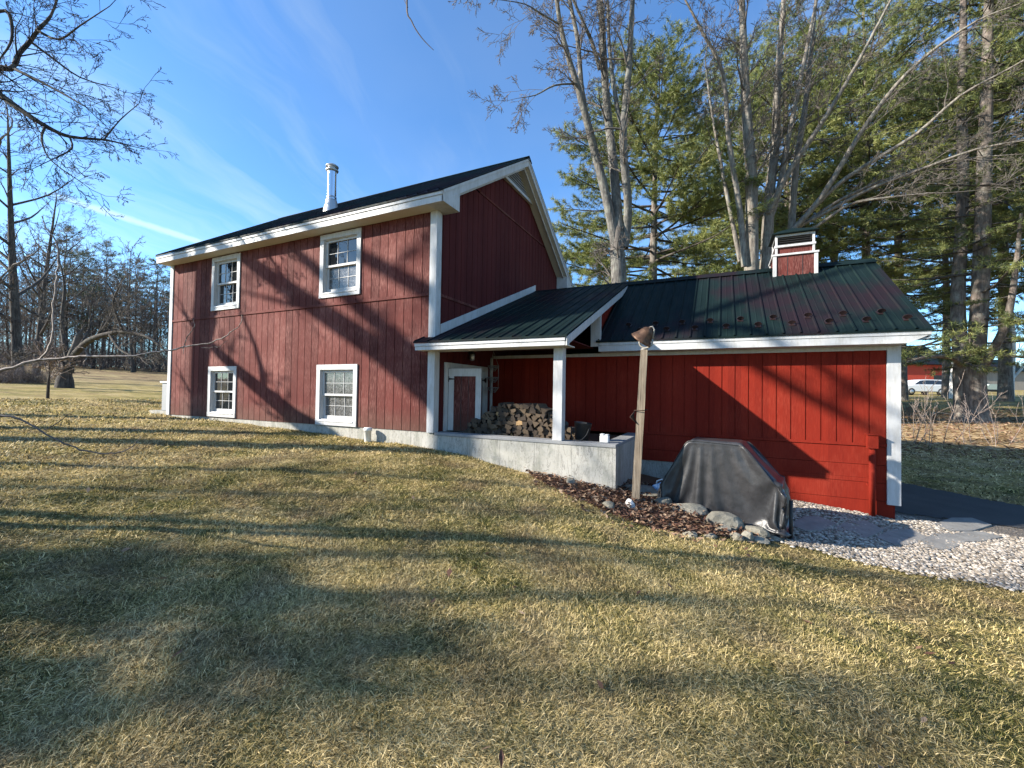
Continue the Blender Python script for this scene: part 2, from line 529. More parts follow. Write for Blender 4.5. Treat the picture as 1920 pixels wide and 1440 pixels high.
class MB:
    """collects faces; build() links them as one mesh object"""
    def __init__(s): s.v = []; s.f = []; s.m = []; s.sm = []
    def face(s, pts, m=0, smooth=False):
        i = len(s.v); s.v.extend(tuple(p) for p in pts); s.f.append(tuple(range(i, i+len(pts)))); s.m.append(m); s.sm.append(smooth)
    def hexa(s, p, m=0):
        """p: eight corners, bottom ring then top ring, counter-clockwise from above"""
        i = len(s.v); s.v.extend(tuple(q) for q in p)
        for f in ((3, 2, 1, 0), (4, 5, 6, 7), (0, 1, 5, 4), (1, 2, 6, 5), (2, 3, 7, 6), (3, 0, 4, 7)):
            s.f.append(tuple(i+k for k in f)); s.m.append(m); s.sm.append(False)
        return s
    def box(s, x0, x1, y0, y1, z0, z1, m=0):
        return s.hexa([(x0, y0, z0), (x1, y0, z0), (x1, y1, z0), (x0, y1, z0), (x0, y0, z1), (x1, y0, z1), (x1, y1, z1), (x0, y1, z1)], m)
    def extrude(s, poly, vec, m=0):
        """poly: planar ring of points; vec: extrusion"""
        vec = Vector(vec); a = [Vector(p) for p in poly]; b = [p+vec for p in a]
        i = len(s.v); k = len(a); s.v.extend(tuple(p) for p in a+b)
        s.f.append(tuple(i+j for j in reversed(range(k)))); s.f.append(tuple(i+k+j for j in range(k)))
        s.m += [m, m]; s.sm += [False, False]
        for j in range(k):
            s.f.append((i+j, i+(j+1) % k, i+k+(j+1) % k, i+k+j)); s.m.append(m); s.sm.append(False)
        return s
    def tube(s, pts, r, sides=10, m=0, caps=True, smooth=True):
        pts = [Vector(p) for p in pts]
        rr = r if isinstance(r, (list, tuple)) else [r]*len(pts)
        ref = None; i0 = len(s.v)
        for k, p in enumerate(pts):
            t = (pts[min(k+1, len(pts)-1)]-pts[max(k-1, 0)]).normalized()
            if ref is None:
                ref = t.orthogonal().normalized()
            u = (ref - t*ref.dot(t)).normalized(); ref = u; v = t.cross(u)
            for j in range(sides):
                a = 2*math.pi*j/sides
                s.v.append(tuple(p + (u*math.cos(a)+v*math.sin(a))*rr[k]))
        for k in range(len(pts)-1):
            for j in range(sides):
                a = i0+k*sides+j; b = i0+k*sides+(j+1) % sides
                s.f.append((a, b, b+sides, a+sides)); s.m.append(m); s.sm.append(smooth)
        if caps:
            s.f.append(tuple(i0+j for j in reversed(range(sides)))); s.m.append(m); s.sm.append(False)
            e = i0+(len(pts)-1)*sides
            s.f.append(tuple(e+j for j in range(sides))); s.m.append(m); s.sm.append(False)
        return s
    def lathe(s, prof, c, sides=20, m=0, M=None):
        """prof: (r, z) list turned about the vertical through c, optionally through matrix M"""
        i0 = len(s.v); c = Vector(c)
        for r, z in prof:
            for j in range(sides):
                a = 2*math.pi*j/sides
                p = Vector((r*math.cos(a), r*math.sin(a), z))
                if M is not None: p = M @ p
                s.v.append(tuple(p+c))
        for k in range(len(prof)-1):
            for j in range(sides):
                a = i0+k*sides+j; b = i0+k*sides+(j+1) % sides
                s.f.append((a, b, b+sides, a+sides)); s.m.append(m); s.sm.append(True)
        return s
    def build(s, name, mats, parent=None, origin=None, bevel=0):
        o_ = Vector(origin) if origin is not None else root_loc(parent)
        me = bpy.data.meshes.new(name)
        me.from_pydata([tuple(Vector(p)-o_) for p in s.v], [], s.f)
        for m in (mats if isinstance(mats, (list, tuple)) else [mats]): me.materials.append(MATS[m])
        me.polygons.foreach_set('material_index', s.m)
        me.polygons.foreach_set('use_smooth', s.sm)
        me.update()
        o = link(name, me, parent)
        if origin is not None and parent is None: o.location = o_
        if bevel:
            b = o.modifiers.new('bevel', 'BEVEL'); b.width = bevel; b.segments = 2; b.limit_method = 'ANGLE'; b.angle_limit = rad(40)
        return o

def np_mesh(name, V, faces, mats, tone=None, mat_idx=None, smooth=False):
    """V (n,3); faces: list of (k, m) int arrays, every array with its own corner count"""
    me = bpy.data.meshes.new(name)
    V = np.asarray(V, np.float32)
    me.vertices.add(len(V)); me.vertices.foreach_set('co', V.ravel())
    loops = np.concatenate([f.ravel() for f in faces]).astype(np.int32)
    tot = np.concatenate([np.full(len(f), f.shape[1], np.int32) for f in faces])
    st = np.concatenate([[0], np.cumsum(tot)[:-1]]).astype(np.int32)
    me.loops.add(len(loops)); me.loops.foreach_set('vertex_index', loops)
    me.polygons.add(len(tot)); me.polygons.foreach_set('loop_start', st)
    if smooth: me.polygons.foreach_set('use_smooth', np.ones(len(tot), bool))
    for m in (mats if isinstance(mats, (list, tuple)) else [mats]): me.materials.append(MATS[m])
    if mat_idx is not None: me.polygons.foreach_set('material_index', np.asarray(mat_idx, np.int32))
    me.update(calc_edges=True)
    if tone is not None:
        a = me.attributes.new('tone', 'FLOAT', 'FACE'); a.data.foreach_set('value', np.asarray(tone, np.float32))
    return me

def tubes_arrays(polys, thick=.05, min_r=.0):
    """polylines [(points, radii)] -> vertices and quads, grouped by point count and sides"""
    groups = {}
    for pts, rr in polys:
        s = 9 if rr[0] > .12 else 6 if rr[0] > thick else 4 if rr[0] > .016 else 3
        groups.setdefault((len(pts), s), []).append((pts, rr))
    VV, QQ, base = [], [], 0
    for (k, s), g in groups.items():
        P = np.array([[tuple(p) for p in a] for a, _ in g], np.float64)
        R = np.maximum(np.array([b for _, b in g], np.float64), min_r)
        T = np.gradient(P, axis=1); T /= np.linalg.norm(T, axis=2, keepdims=True)+1e-9
        D = np.abs(P[:, -1]-P[:, 0]); ref = np.eye(3)[np.argmin(D, axis=1)][:, None, :]
        U = np.cross(T, ref); U /= np.linalg.norm(U, axis=2, keepdims=True)+1e-9
        W = np.cross(T, U)
        a = 2*np.pi*np.arange(s)/s
        ring = P[:, :, None, :] + R[:, :, None, None]*(U[:, :, None, :]*np.cos(a)[None, None, :, None] + W[:, :, None, :]*np.sin(a)[None, None, :, None])
        N = len(g)
        idx = base + np.arange(N*k*s).reshape(N, k, s)
        A = idx[:, :-1, :]; B = np.roll(A, -1, axis=2); D_ = idx[:, 1:, :]; E_ = np.roll(D_, -1, axis=2)
        QQ.append(np.stack([A, B, E_, D_], -1).reshape(-1, 4)); VV.append(ring.reshape(-1, 3)); base += N*k*s
    return np.concatenate(VV), np.concatenate(QQ)

def tube_mesh(name, polys, mat, origin=(0, 0, 0), min_r=0.0):
    V, Q = tubes_arrays(polys, min_r=min_r)
    return np_mesh(name, V-np.array(tuple(origin)), [Q], mat, smooth=True)

# the grill cover is draped while the scene is still empty
def sim_cover(frames=40):
    """drape a slack fitted cover over a grill-shaped form; local coordinates, ground at z=0"""
    def form(k, nu, nf, nt, skirt, inset=0.0):
        us = np.linspace(-.76*k, .73*k, nu)
        top = np.interp(us/k, [-.76, -.72, -.40, -.36, .25, .29, .61, .73], [.42, .46, 1.01, 1.05, 1.05, 1.03, .64, .60])*(1 if k < 1 else 1.015)
        hb = np.interp(us/k, [-.76, 0, .73], [.30, .32, .31])*k-inset
        ht = np.interp(us/k, [-.76, -.38, .27, .73], [.28, .20, .20, .29])*k
        V = []; 
        for i, u in enumerate(us):
            for t in np.linspace(0, 1, nf): V.append((u, -(hb[i]*(1-t)+ht[i]*t), skirt+(top[i]-skirt)*t))
            for f in np.linspace(0, 1, nt)[1:-1]: V.append((u, -ht[i]+2*ht[i]*f, top[i]+.012*math.sin(math.pi*f)))
            for t in np.linspace(1, 0, nf): V.append((u, hb[i]*(1-t)+ht[i]*t, skirt+(top[i]-skirt)*t))
        k_ = nf*2+nt-2; n = nu
        idx = np.arange(n*k_).reshape(n, k_)
        F = [tuple(q) for q in np.stack([idx[:-1, :-1], idx[1:, :-1], idx[1:, 1:], idx[:-1, 1:]], -1).reshape(-1, 4)]
        for e, i in ((0, 0), (1, n-1)):         # end panels
            fr = idx[i][:nf]; bk = idx[i][nf+nt-2:][::-1]; tp = idx[i][nf-1:nf+nt-1]
            grid = [list(fr)]
            for c in range(1, nt-1):
                col = []
                for r in range(nf-1):
                    a, b = np.array(V[fr[r]]), np.array(V[bk[r]]); p = a+(b-a)*c/(nt-1)
                    V.append(tuple(p)); col.append(len(V)-1)
                col.append(tp[c]); grid.append(col)
            grid.append(list(bk))
            for a, b in zip(grid, grid[1:]):
                for r in range(nf-1):
                    q = (a[r], b[r], b[r+1], a[r+1]); F.append(q[::-1] if e == 0 else q)
        return V, [tuple(int(x) for x in f) for f in F]
    sc_ = bpy.context.scene
    V, F = form(.955, 30, 10, 6, .02, .11); me = bpy.data.meshes.new('f'); me.from_pydata(V, [], F)
    col = bpy.data.objects.new('f', me); sc_.collection.objects.link(col)
    col.modifiers.new('c', 'COLLISION'); col.collision.thickness_outer = .008; col.collision.cloth_friction = 12
    gm = bpy.data.meshes.new('g'); gm.from_pydata([(-3, -3, 0), (3, -3, 0), (3, 3, 0), (-3, 3, 0)], [], [(0, 1, 2, 3)])
    gd = bpy.data.objects.new('g', gm); sc_.collection.objects.link(gd); gd.modifiers.new('c', 'COLLISION'); gd.collision.thickness_outer = .01
    V, F = form(1.02, 70, 38, 16, .04); jr = np.random.default_rng(5); V = [(a+jr.normal(0, .0006), b+jr.normal(0, .0006)+.02*math.sin(a*9)*(1.0-min(1, c)), c) for a, b, c in V]; me = bpy.data.meshes.new('k'); me.from_pydata(V, [], F)
    ob = bpy.data.objects.new('k', me); sc_.collection.objects.link(ob)
    md = ob.modifiers.new('cl', 'CLOTH'); st = md.settings
    st.quality = 5; st.mass = .25; st.tension_stiffness = 25; st.compression_stiffness = 25; st.shear_stiffness = 8; st.bending_stiffness = 1.6; st.air_damping = 2
    st.shrink_min = -.09; st.shrink_max = -.09
    md.collision_settings.collision_quality = 2; md.collision_settings.distance_min = .008
    md.point_cache.frame_start = 1; md.point_cache.frame_end = frames
    for fr in range(1, frames+1): sc_.frame_set(fr)
    dg = bpy.context.evaluated_depsgraph_get(); ev = ob.evaluated_get(dg); m2 = ev.to_mesh()
    out = np.empty(len(m2.vertices)*3, np.float32); m2.vertices.foreach_get('co', out); ev.to_mesh_clear()
    sc_.frame_set(1)
    for o in (col, gd, ob):
        m = o.data; bpy.data.objects.remove(o); bpy.data.meshes.remove(m)
    return out.reshape(-1, 3).astype(float), F
COVER_V, COVER_F = sim_cover()

# ------------------------------------------------------------------ terrain
CTRL = np.array([
 (-8.56,0,-.05),(-5.9,0,-.09),(-3.5,0,-.16),(-1.6,0,-.235),(-.1,0,-.29),(.74,0,-.37),(1.93,0,-.55),(3.16,-.1,-.67),(3.5,-.15,-.755),
 (4.3,-.2,-.86),(5.1,-.25,-.985),(5.6,.3,-1.08),(6.3,.3,-1.18),(6.9,2.1,-1.10),(5.6,2.0,-.98),(4.2,2.1,-.90),(7.2,.1,-1.25),(8.3,2.4,-1.22),(7.6,5.6,-1.10),
 (9.03,9.16,-.92),(11.5,14,-.50),(14.5,19.9,-.24),(22,45,.95),(30,57,1.4),(20,37,.75),(12,30,.35),
 (4.54,-6.16,-.87),(2.1,-5.5,-.66),(5.8,-3.3,-.98),(9,-5,-1.22),(9,-11,-1.15),(3,-12,-.72),(-3,-6,-.22),(-3,-12,-.15),(-10,-5,.0),(-10,-14,.1),
 (-9,6,-.02),(-9,14,.15),(-2,14,-.2),(4,13,-.45),(-15,-.3,.17),(-23,2.6,.50),(-39,7,1.15),(-55,15,2.2),(-73,23,3.3),(-95,32,4.2),
 (-20,-15,.45),(-40,-20,1.2),(-30,30,1.4),(-60,50,3.2),(18,5,-1.1),(30,8,-.8),(30,-10,-1.2),(20,-25,-1.0),(0,-30,-.3),(0,45,.8),(45,30,.4),(60,80,2.2),(-10,90,3.0),(-130,45,5)], float)
def _tps(r2): return np.where(r2 > 1e-12, .5*r2*np.log(np.maximum(r2, 1e-12)), 0)
_S = 10.0
_c = CTRL[:, :2]/_S; _n = len(_c)
_K = _tps(((_c[:, None]-_c[None])**2).sum(2)) + np.eye(_n)*2e-4
_P = np.c_[np.ones(_n), _c]
_A = np.zeros((_n+3, _n+3)); _A[:_n, :_n] = _K; _A[:_n, _n:] = _P; _A[_n:, :_n] = _P.T
_w = np.linalg.solve(_A, np.r_[CTRL[:, 2], 0, 0, 0])
def ground(x, y):
    x = np.atleast_1d(np.asarray(x, float)); y = np.atleast_1d(np.asarray(y, float))
    sh = x.shape; x = x.ravel(); y = y.ravel(); out = np.empty(len(x))
    for i in range(0, len(x), 60000):
        q = np.c_[np.clip(x[i:i+60000], -140, 90), np.clip(y[i:i+60000], -60, 110)]/_S
        out[i:i+60000] = _tps(((q[:, None]-_c[None])**2).sum(2)) @ _w[:_n] + _w[_n] + q @ _w[_n+1:]
    return out.reshape(sh)
def gz(x, y): return float(ground(x, y)[0])
def gpx(px, py):
    """the point of the ground that pixel looks at"""
    d = ray(px, py); t = 1.0
    for _ in range(4000):
        p = CAM + d*t
        if p.z <= gz(p.x, p.y): break
        t *= 1.01
    lo, hi = t/1.01, t
    for _ in range(18):
        m = (lo+hi)/2; p = CAM + d*m
        if p.z <= gz(p.x, p.y): hi = m
        else: lo = m
    return CAM + d*hi

rnd = np.random.default_rng(7)
def axis(lo, hi, c0, c1, fine, grow):
    a = list(np.arange(c0, c1+1e-6, fine))
    st = fine
    while a[-1] < hi: st *= grow; a.append(a[-1]+st)
    st = fine
    while a[0] > lo: st *= grow; a.insert(0, a[0]-st)
    return np.array(a)
gx = axis(-700, 600, -10, 12, .16, 1.06); gy = axis(-400, 900, -9, 8, .16, 1.06)
X, Y = np.meshgrid(gx, gy)
Z = ground(X, Y)
near = np.exp(-((X-3)**2+(Y+3)**2)/160)
Z = Z + near*(.012*np.sin(X*3.1+1.3*np.sin(Y*2.3))*np.sin(Y*2.7+X) + .008*np.sin(X*7.3+Y*2)*np.sin(Y*6.1-X*1.7))
def bumpz(x, y):
    near = np.exp(-((x-3)**2+(y+3)**2)/160)
    return near*(.012*np.sin(x*3.1+1.3*np.sin(y*2.3))*np.sin(y*2.7+x) + .008*np.sin(x*7.3+y*2)*np.sin(y*6.1-x*1.7))
ny, nx = X.shape
ii = np.arange(ny*nx).reshape(ny, nx)
Q = np.stack([ii[:-1, :-1], ii[:-1, 1:], ii[1:, 1:], ii[1:, :-1]], -1).reshape(-1, 4)
me = np_mesh('ground', np.stack([X, Y, Z], -1).reshape(-1, 3), [Q], 'lawn_ground', smooth=True)
tag(link('ground', me), kind='structure')

def inside(x, y, poly):
    x = np.asarray(x); y = np.asarray(y); r = np.zeros(x.shape, bool)
    k = len(poly)
    for i in range(k):
        x0, y0 = poly[i]; x1, y1 = poly[(i+1) % k]
        if y0 == y1: continue
        c = ((y0 > y) != (y1 > y)) & (x < (x1-x0)*(y-y0)/(y1-y0)+x0)
        r ^= c
    return r
def g2(px, py):
    p = gpx(px, py); return (p.x, p.y)
lawn_edge = [g2(*q) for q in ((1436, 1006), (1461, 1013), (1504, 1026), (1583, 1044), (1675, 1066), (1767, 1081), (1850, 1092), (1920, 1104))]
e0, e1 = lawn_edge[-2], lawn_edge[-1]
far_e = (e1[0]+(e1[0]-e0[0])*8, e1[1]+(e1[1]-e0[1])*8)
drive_near = [g2(*q) for q in ((1683, 962), (1782, 976), (1920, 992))]
a0, a1 = drive_near[1], drive_near[2]
far_d = (a1[0]+(a1[0]-a0[0])*9, a1[1]+(a1[1]-a0[1])*9)
drive_far = [g2(*q) for q in ((1690, 906), (1767, 921), (1858, 940), (1920, 951))]
b0, b1 = drive_far[2], drive_far[3]
far_f = (b1[0]+(b1[0]-b0[0])*9, b1[1]+(b1[1]-b0[1])*9)
GRAVEL = lawn_edge + [far_e, (far_d[0], far_d[1]+.05)] + [(a, b+.05) for a, b in drive_near[::-1]] + [(6.9, 2.3), (4.0, 2.3), (4.0, .5), (5.0, .2)]
DRIVE = [(6.97, 2.45)] + drive_near + [far_d, far_f] + drive_far[::-1] + [(6.97, drive_far[0][1])]
bed_lo = [g2(*q) for q in ((1000, 897), (1054, 926), (1114, 953), (1190, 981), (1271, 1000), (1366, 1013), (1436, 1016))]
BED = bed_lo + [(5.3, .3), (4.4, 2.15), (3.1, 2.15), (3.1, .2), (1.6, .2)]

def draped(name, poly, mat, dz, step, kind='structure', wob=0.0):
    pl = np.array(poly); x0, y0 = pl.min(0)-.2; x1, y1 = pl.max(0)+.2
    xs = np.arange(x0, x1, step); ys = np.arange(y0, y1, step)
    X, Y = np.meshgrid(xs, ys)
    cx = X[:-1, :-1]+step/2; cy = Y[:-1, :-1]+step/2
    wx = wob*np.sin(cx*9+cy*5); wy = wob*np.sin(cx*6-cy*11)
    keep = inside(cx+wx, cy+wy, poly)
    ii = np.arange(X.size).reshape(X.shape)
    Q = np.stack([ii[:-1, :-1], ii[:-1, 1:], ii[1:, 1:], ii[1:, :-1]], -1)[keep]
    used, inv = np.unique(Q, return_inverse=True)
    V = np.stack([X, Y, ground(X, Y)+bumpz(X, Y)+dz], -1).reshape(-1, 3)[used]
    return tag(link(name, np_mesh(name, V, [inv.reshape(-1, 4)], mat, smooth=True)), kind=kind)
draped('asphalt_drive', DRIVE, 'asphalt', .022, .09)
draped('gravel_bed', [p for p in GRAVEL], 'gravel_bed', .012, .05, wob=.02)
draped('flower_bed_soil', BED, 'soil', .017, .05, wob=.02)

# ------------------------------------------------------------------ house
HOUSE = thing('house', (0, 0, 0), 'red barn style house with white trim, dark metal roofs and a low woodshed wing', 'house')
PITCH_, GW, GD = .203, .014, .011
def siding(mb, O, u, nrm, u0, u1, zb, zt, holes=(), phase=0.0, m=0):
    O, u, nrm = Vector(O), Vector(u), Vector(nrm)
    fz = lambda f, a: f(a) if callable(f) else f
    flip = u.cross(Vector((0, 0, 1))).dot(nrm) < 0
    def quad(p):
        mb.face(p[::-1] if flip else p, m)
    def spans(ua, ub):
        s = [(None, None)]
        lo = [('b', None)]
        cuts = sorted((za, zb_) for (a, b, za, zb_) in holes if a < (ua+ub)/2 < b)
        res = []; cur = None
        for za, zb_ in cuts:
            res.append((cur, za)); cur = zb_
        res.append((cur, None)); return res
    def piece(ua, ub, off):
        for lo, hi in spans(ua, ub):
            P = lambda a, z: O + u*a + Vector((0, 0, z)) - nrm*off
            la, lb = (fz(zb, ua), fz(zb, ub)) if lo is None else (lo, lo)
            ha, hb = (fz(zt, ua), fz(zt, ub)) if hi is None else (hi, hi)
            if ha-la < .001 and hb-lb < .001: continue
            quad([P(ua, la), P(ub, lb), P(ub, max(hb, lb)), P(ua, max(ha, la))])
    def wall(ua, sgn):
        for lo, hi in spans(ua-1e-4, ua+1e-4):
            la = fz(zb, ua) if lo is None else lo; ha = fz(zt, ua) if hi is None else hi
            if ha-la < .001: continue
            P = lambda off, z: O + u*ua + Vector((0, 0, z)) - nrm*off
            q = [P(0, la), P(GD, la), P(GD, ha), P(0, ha)]
            quad(q if sgn > 0 else q[::-1])
    edges = sorted({e for h in holes for e in h[:2]})
    a = u0 - phase
    while a < u1:
        b = a+PITCH_-GW
        for s0, s1, off in ((a, b, 0), (b, b+GW, GD)):
            s0, s1 = max(s0, u0), min(s1, u1)
            if s1-s0 < 1e-4: continue
            cs = [s0]+[e for e in edges if s0+1e-4 < e < s1-1e-4]+[s1]
            for c0, c1 in zip(cs, cs[1:]): piece(c0, c1, off)
        if u0 < b < u1: wall(b, 1)
        if u0 < b+GW < u1: wall(b+GW, -1)
        a += PITCH_

L = -8.558
RID_Y, RID_Z, EV_Y, EV_Z, SL = 3.18, 6.41, -.30, 4.13, .655
REAR_Y = 2*RID_Y-EV_Y
WALL_R = 2*RID_Y
SOF = 3.93                                # soffit level of the main eaves
roof_z = lambda y: RID_Z-abs(y-RID_Y)*SL
# windows: outer casing rectangles on the long front wall
WIN = [(-6.716, -5.606, 2.595, 3.899, 'small upper window with dark panes at the far end of the long wall'),
       (-2.926, -1.794, 2.595, 3.899, 'upper window near the house corner, reflecting twigs and sky'),
       (-6.751, -5.639, .021, 1.232, 'lower window at the far end of the long wall, its panes grey'),
       (-2.943, -1.810, .002, 1.226, 'lower window near the house corner with speckled pale panes')]
CW = .105
holes = [(a+CW-.01, b-CW+.01, z0+CW-.01, z1-CW+.01) for a, b, z0, z1, _ in WIN]
mb = MB()
for zb, zt in ((0, 2.43), (2.47, SOF)):
    hs = [h for h in holes if (h[2] < 2.43) == (zb == 0)]
    siding(mb, (0, 0, 0), (1, 0, 0), (0, -1, 0), L, 0, zb, zt, hs, .06)
# the far end wall and the back wall
siding(mb, (L, 0, 0), (0, 1, 0), (-1, 0, 0), 0, WALL_R, 0, lambda a: max(SOF, roof_z(a)-.05))
siding(mb, (0, WALL_R, 0), (1, 0, 0), (0, 1, 0), L, 0, 0, SOF)
mb.build('siding_wall', 'barn_red_weathered', HOUSE)
mb = MB()
# gable wall, three courses of sheets with drip strips between
dh = [(.40, 1.79, 0.0, 1.155)]
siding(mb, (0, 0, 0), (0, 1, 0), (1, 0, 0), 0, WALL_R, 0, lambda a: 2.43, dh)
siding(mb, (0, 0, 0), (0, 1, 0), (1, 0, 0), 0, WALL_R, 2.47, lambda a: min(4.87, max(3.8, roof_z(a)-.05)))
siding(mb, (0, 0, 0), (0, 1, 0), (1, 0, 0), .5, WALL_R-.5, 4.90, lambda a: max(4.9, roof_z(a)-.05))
mb.build('gable_wall', 'barn_red_shaded', HOUSE)
mb = MB()
mb.box(L, -.055, -.022, -.001, 2.425, 2.478)
mb.box(.001, .020, .11, WALL_R, 2.425, 2.475)
mb.box(.001, .020, 1.45, 4.95, 4.865, 4.905)
mb.build('drip_strip', 'barn_red_weathered', HOUSE)

# foundation and porch slab
mb = MB()
mb.box(L+.01, .0, .014, WALL_R, -1.3, -.003)
mb.box(.001, 3.20, .004, .24, -1.5, -.05); mb.box(2.98, 3.20, .241, 2.2, -1.5, -.05)
mb.box(3.201, 4.6, 2.16, 2.5, -1.5, -.50)
mb.build('foundation', 'concrete', HOUSE)
mb = MB(); mb.box(.03, 3.205, -.010, .25, -.049, 0.0); mb.build('wall_cap', 'concrete_cap', HOUSE, bevel=.008)
mb = MB(); mb.box(2.96, 3.205, .252, 2.12, -.049, -.001); mb.build('wall_cap', 'concrete_cap', HOUSE, bevel=.008)
mb = MB(); mb.box(.03, 2.958, .252, 2.12, -.2, -.06)
mb.build('porch_floor', 'soil', HOUSE)

# corner boards
def corner(x0, x1, y0, y1, z0, z1):
    m_ = MB(); m_.box(x0, x1, y0, y1, z0, z1); m_.build('corner_board', 'white_paint', HOUSE, bevel=.004)
corner(-.125, .024, -.024, .125, -.01, SOF-.001)
corner(L-.024, L+.11, -.024, .11, -.01, SOF-.001)
corner(-.11, .024, WALL_R-.12, WALL_R+.024, 0, SOF-.001)
corner(6.80, 6.964, 2.116, 2.25, -.872, 1.5195)
corner(.002, .026, 2.03, 2.118, .0, 1.475)

# main roof
def rib_profile(x0, x1, pitch=.2286, h=.02, first=.02):
    pr = [(x0, 0)]; x = x0+first
    while x+.05 < x1:
        pr += [(x, 0), (x+.013, h), (x+.031, h), (x+.044, 0)]
        mid = x+.044+(pitch-.044)/2
        if mid+.02 < x1: pr += [(mid-.012, 0), (mid-.006, .004), (mid+.006, .004), (mid+.012, 0)]
        x += pitch
    pr.append((x1, 0)); return pr
def roof_sheet(mb, x0, x1, y0, z0, y1, z1, under=.03):
    """a ribbed sheet rising from the eave (y0, z0) to the ridge (y1, z1)"""
    sl = Vector((0, y1-y0, z1-z0)).normalized()
    nr = Vector((1, 0, 0)).cross(sl)
    if nr.z < 0: nr = -nr
    pr = rib_profile(x0, x1)
    a = [Vector((x, y0, z0))+nr*h for x, h in pr]; b = [Vector((x, y1, z1))+nr*h for x, h in pr]
    for k in range(len(pr)-1):
        f = [a[k], a[k+1], b[k+1], b[k]]
        mb.face(f if y1 > y0 else f[::-1])
    dn = Vector((0, 0, -under))
    la, lb = Vector((x0, y0, z0)), Vector((x1, y0, z0)); ra, rb = Vector((x0, y1, z1)), Vector((x1, y1, z1))
    mb.face([la+dn, ra+dn, rb+dn, lb+dn]); mb.face([la, la+dn, lb+dn, lb]); mb.face([la, ra, ra+dn, la+dn]); mb.face([lb, lb+dn, rb+dn, rb])
mb = MB()
X0, X1 = L-.12, .345
roof_sheet(mb, X0, X1, EV_Y-.03, EV_Z-.02+.012, RID_Y, RID_Z+.012)
roof_sheet(mb, X0, X1, REAR_Y+.03, EV_Z-.02+.012, RID_Y, RID_Z+.012)
mb.hexa([(X0, RID_Y-.16, RID_Z-.07), (X1+.006, RID_Y-.16, RID_Z-.07), (X1+.006, RID_Y+.16, RID_Z-.07), (X0, RID_Y+.16, RID_Z-.07),
         (X0, RID_Y-.16, RID_Z-.055), (X1+.006, RID_Y-.16, RID_Z-.055), (X1+.006, RID_Y+.16, RID_Z-.055), (X0, RID_Y+.16, RID_Z-.055)])
for s in (-1, 1):
    f = [(X0, RID_Y, RID_Z+.05), (X0, RID_Y+s*.17, RID_Z-.065), (X1+.006, RID_Y+s*.17, RID_Z-.065), (X1+.006, RID_Y, RID_Z+.05)]
    mb.face(f if s < 0 else f[::-1])
main_roof = mb.build('roof', 'roof_metal', HOUSE); tag(main_roof, 'main gable roof of dark ribbed metal')

# eave fascia, soffit, rake boards of the main roof
for y, s in ((EV_Y, 1), (REAR_Y, -1)):
    mb = MB()
    ya, yb = sorted((y, y+s*.022)); mb.box(X0, .33, ya, yb, SOF-.005, 4.035)
    ya, yb = sorted((y-s*.016, y+s*.022)); mb.box(X0, .331, ya, yb, 4.038, EV_Z-.035)
    mb.build('fascia', 'white_paint', HOUSE, bevel=.003)
mb = MB()
mb.box(X0+.02, .0, EV_Y+.022, -.001, SOF, SOF+.015)
mb.box(X0+.02, .0, WALL_R+.03, REAR_Y-.022, SOF, SOF+.015)
for s in (-1, 1):                       # sloped soffit under the gable overhang
    y0, y1 = (EV_Y+.42, RID_Y) if s < 0 else (REAR_Y-.42, RID_Y)
    za, zb = roof_z(y0)-.20, RID_Z-.20
    f = [(.0, y0, za), (.31, y0, za), (.31, y1, zb), (.0, y1, zb)]
    mb.face(f if s > 0 else f[::-1]); 
mb.build('soffit', 'cream_soffit', HOUSE)
mb = MB()
for x0, x1, top, bot in ((.306, .330, .022, .205), (.331, .345, .018, .075), (.205, .228, .20, .26)):
    for s in (-1, 1):
        ye = EV_Y if s < 0 else REAR_Y
        if x1 < .3: ye += -s*.5
        ym = RID_Y
        q = [(ye, roof_z(ye)-bot), (ye, roof_z(ye)-top), (ym, RID_Z-top), (ym, RID_Z-bot)]
        pts = [(x0, a, b) for a, b in q]
        mb.extrude(pts if s > 0 else pts[::-1], (x1-x0, 0, 0))
# boxed returns at the foot of each rake
for s in (-1, 1):
    ye = EV_Y if s < 0 else REAR_Y
    yi = ye-s*.51; d_ = -s
    pts = [(.0, ye+d_*.024, SOF-.004), (.0, yi, SOF-.004), (.0, yi, roof_z(yi)-.19), (.0, ye+d_*.024, roof_z(ye+d_*.024)-.19)]
    if s < 0: mb.extrude(pts, (.334, 0, 0))
    else: mb.extrude(pts[::-1], (.334, 0, 0))
mb.build('rake_board', 'white_paint', HOUSE, bevel=.003)
# triangular louvred vent under the ridge
vent = MB()
vy, vz0, vz1 = .78, 5.72, RID_Z-.21
vent.extrude([(.004, RID_Y-vy, vz0), (.004, RID_Y+vy, vz0), (.004, RID_Y, vz1)], (.01, 0, 0), 1)
for k in range(7):
    z = vz0+.06+k*.062; h = vy*(1-(z+.05-vz0)/(vz1-vz0))
    if h > .04: vent.hexa([(.02, RID_Y-h, z), (.07, RID_Y-h, z-.012), (.07, RID_Y+h, z-.012), (.02, RID_Y+h, z), (.02, RID_Y-h, z+.012), (.07, RID_Y-h, z), (.07, RID_Y+h, z), (.02, RID_Y+h, z+.012)])
vent.box(.015, .085, RID_Y-vy-.12, RID_Y+vy+.12, vz0-.075, vz0)
vent.build('gable_vent', ['white_paint', 'iron_black'], HOUSE)

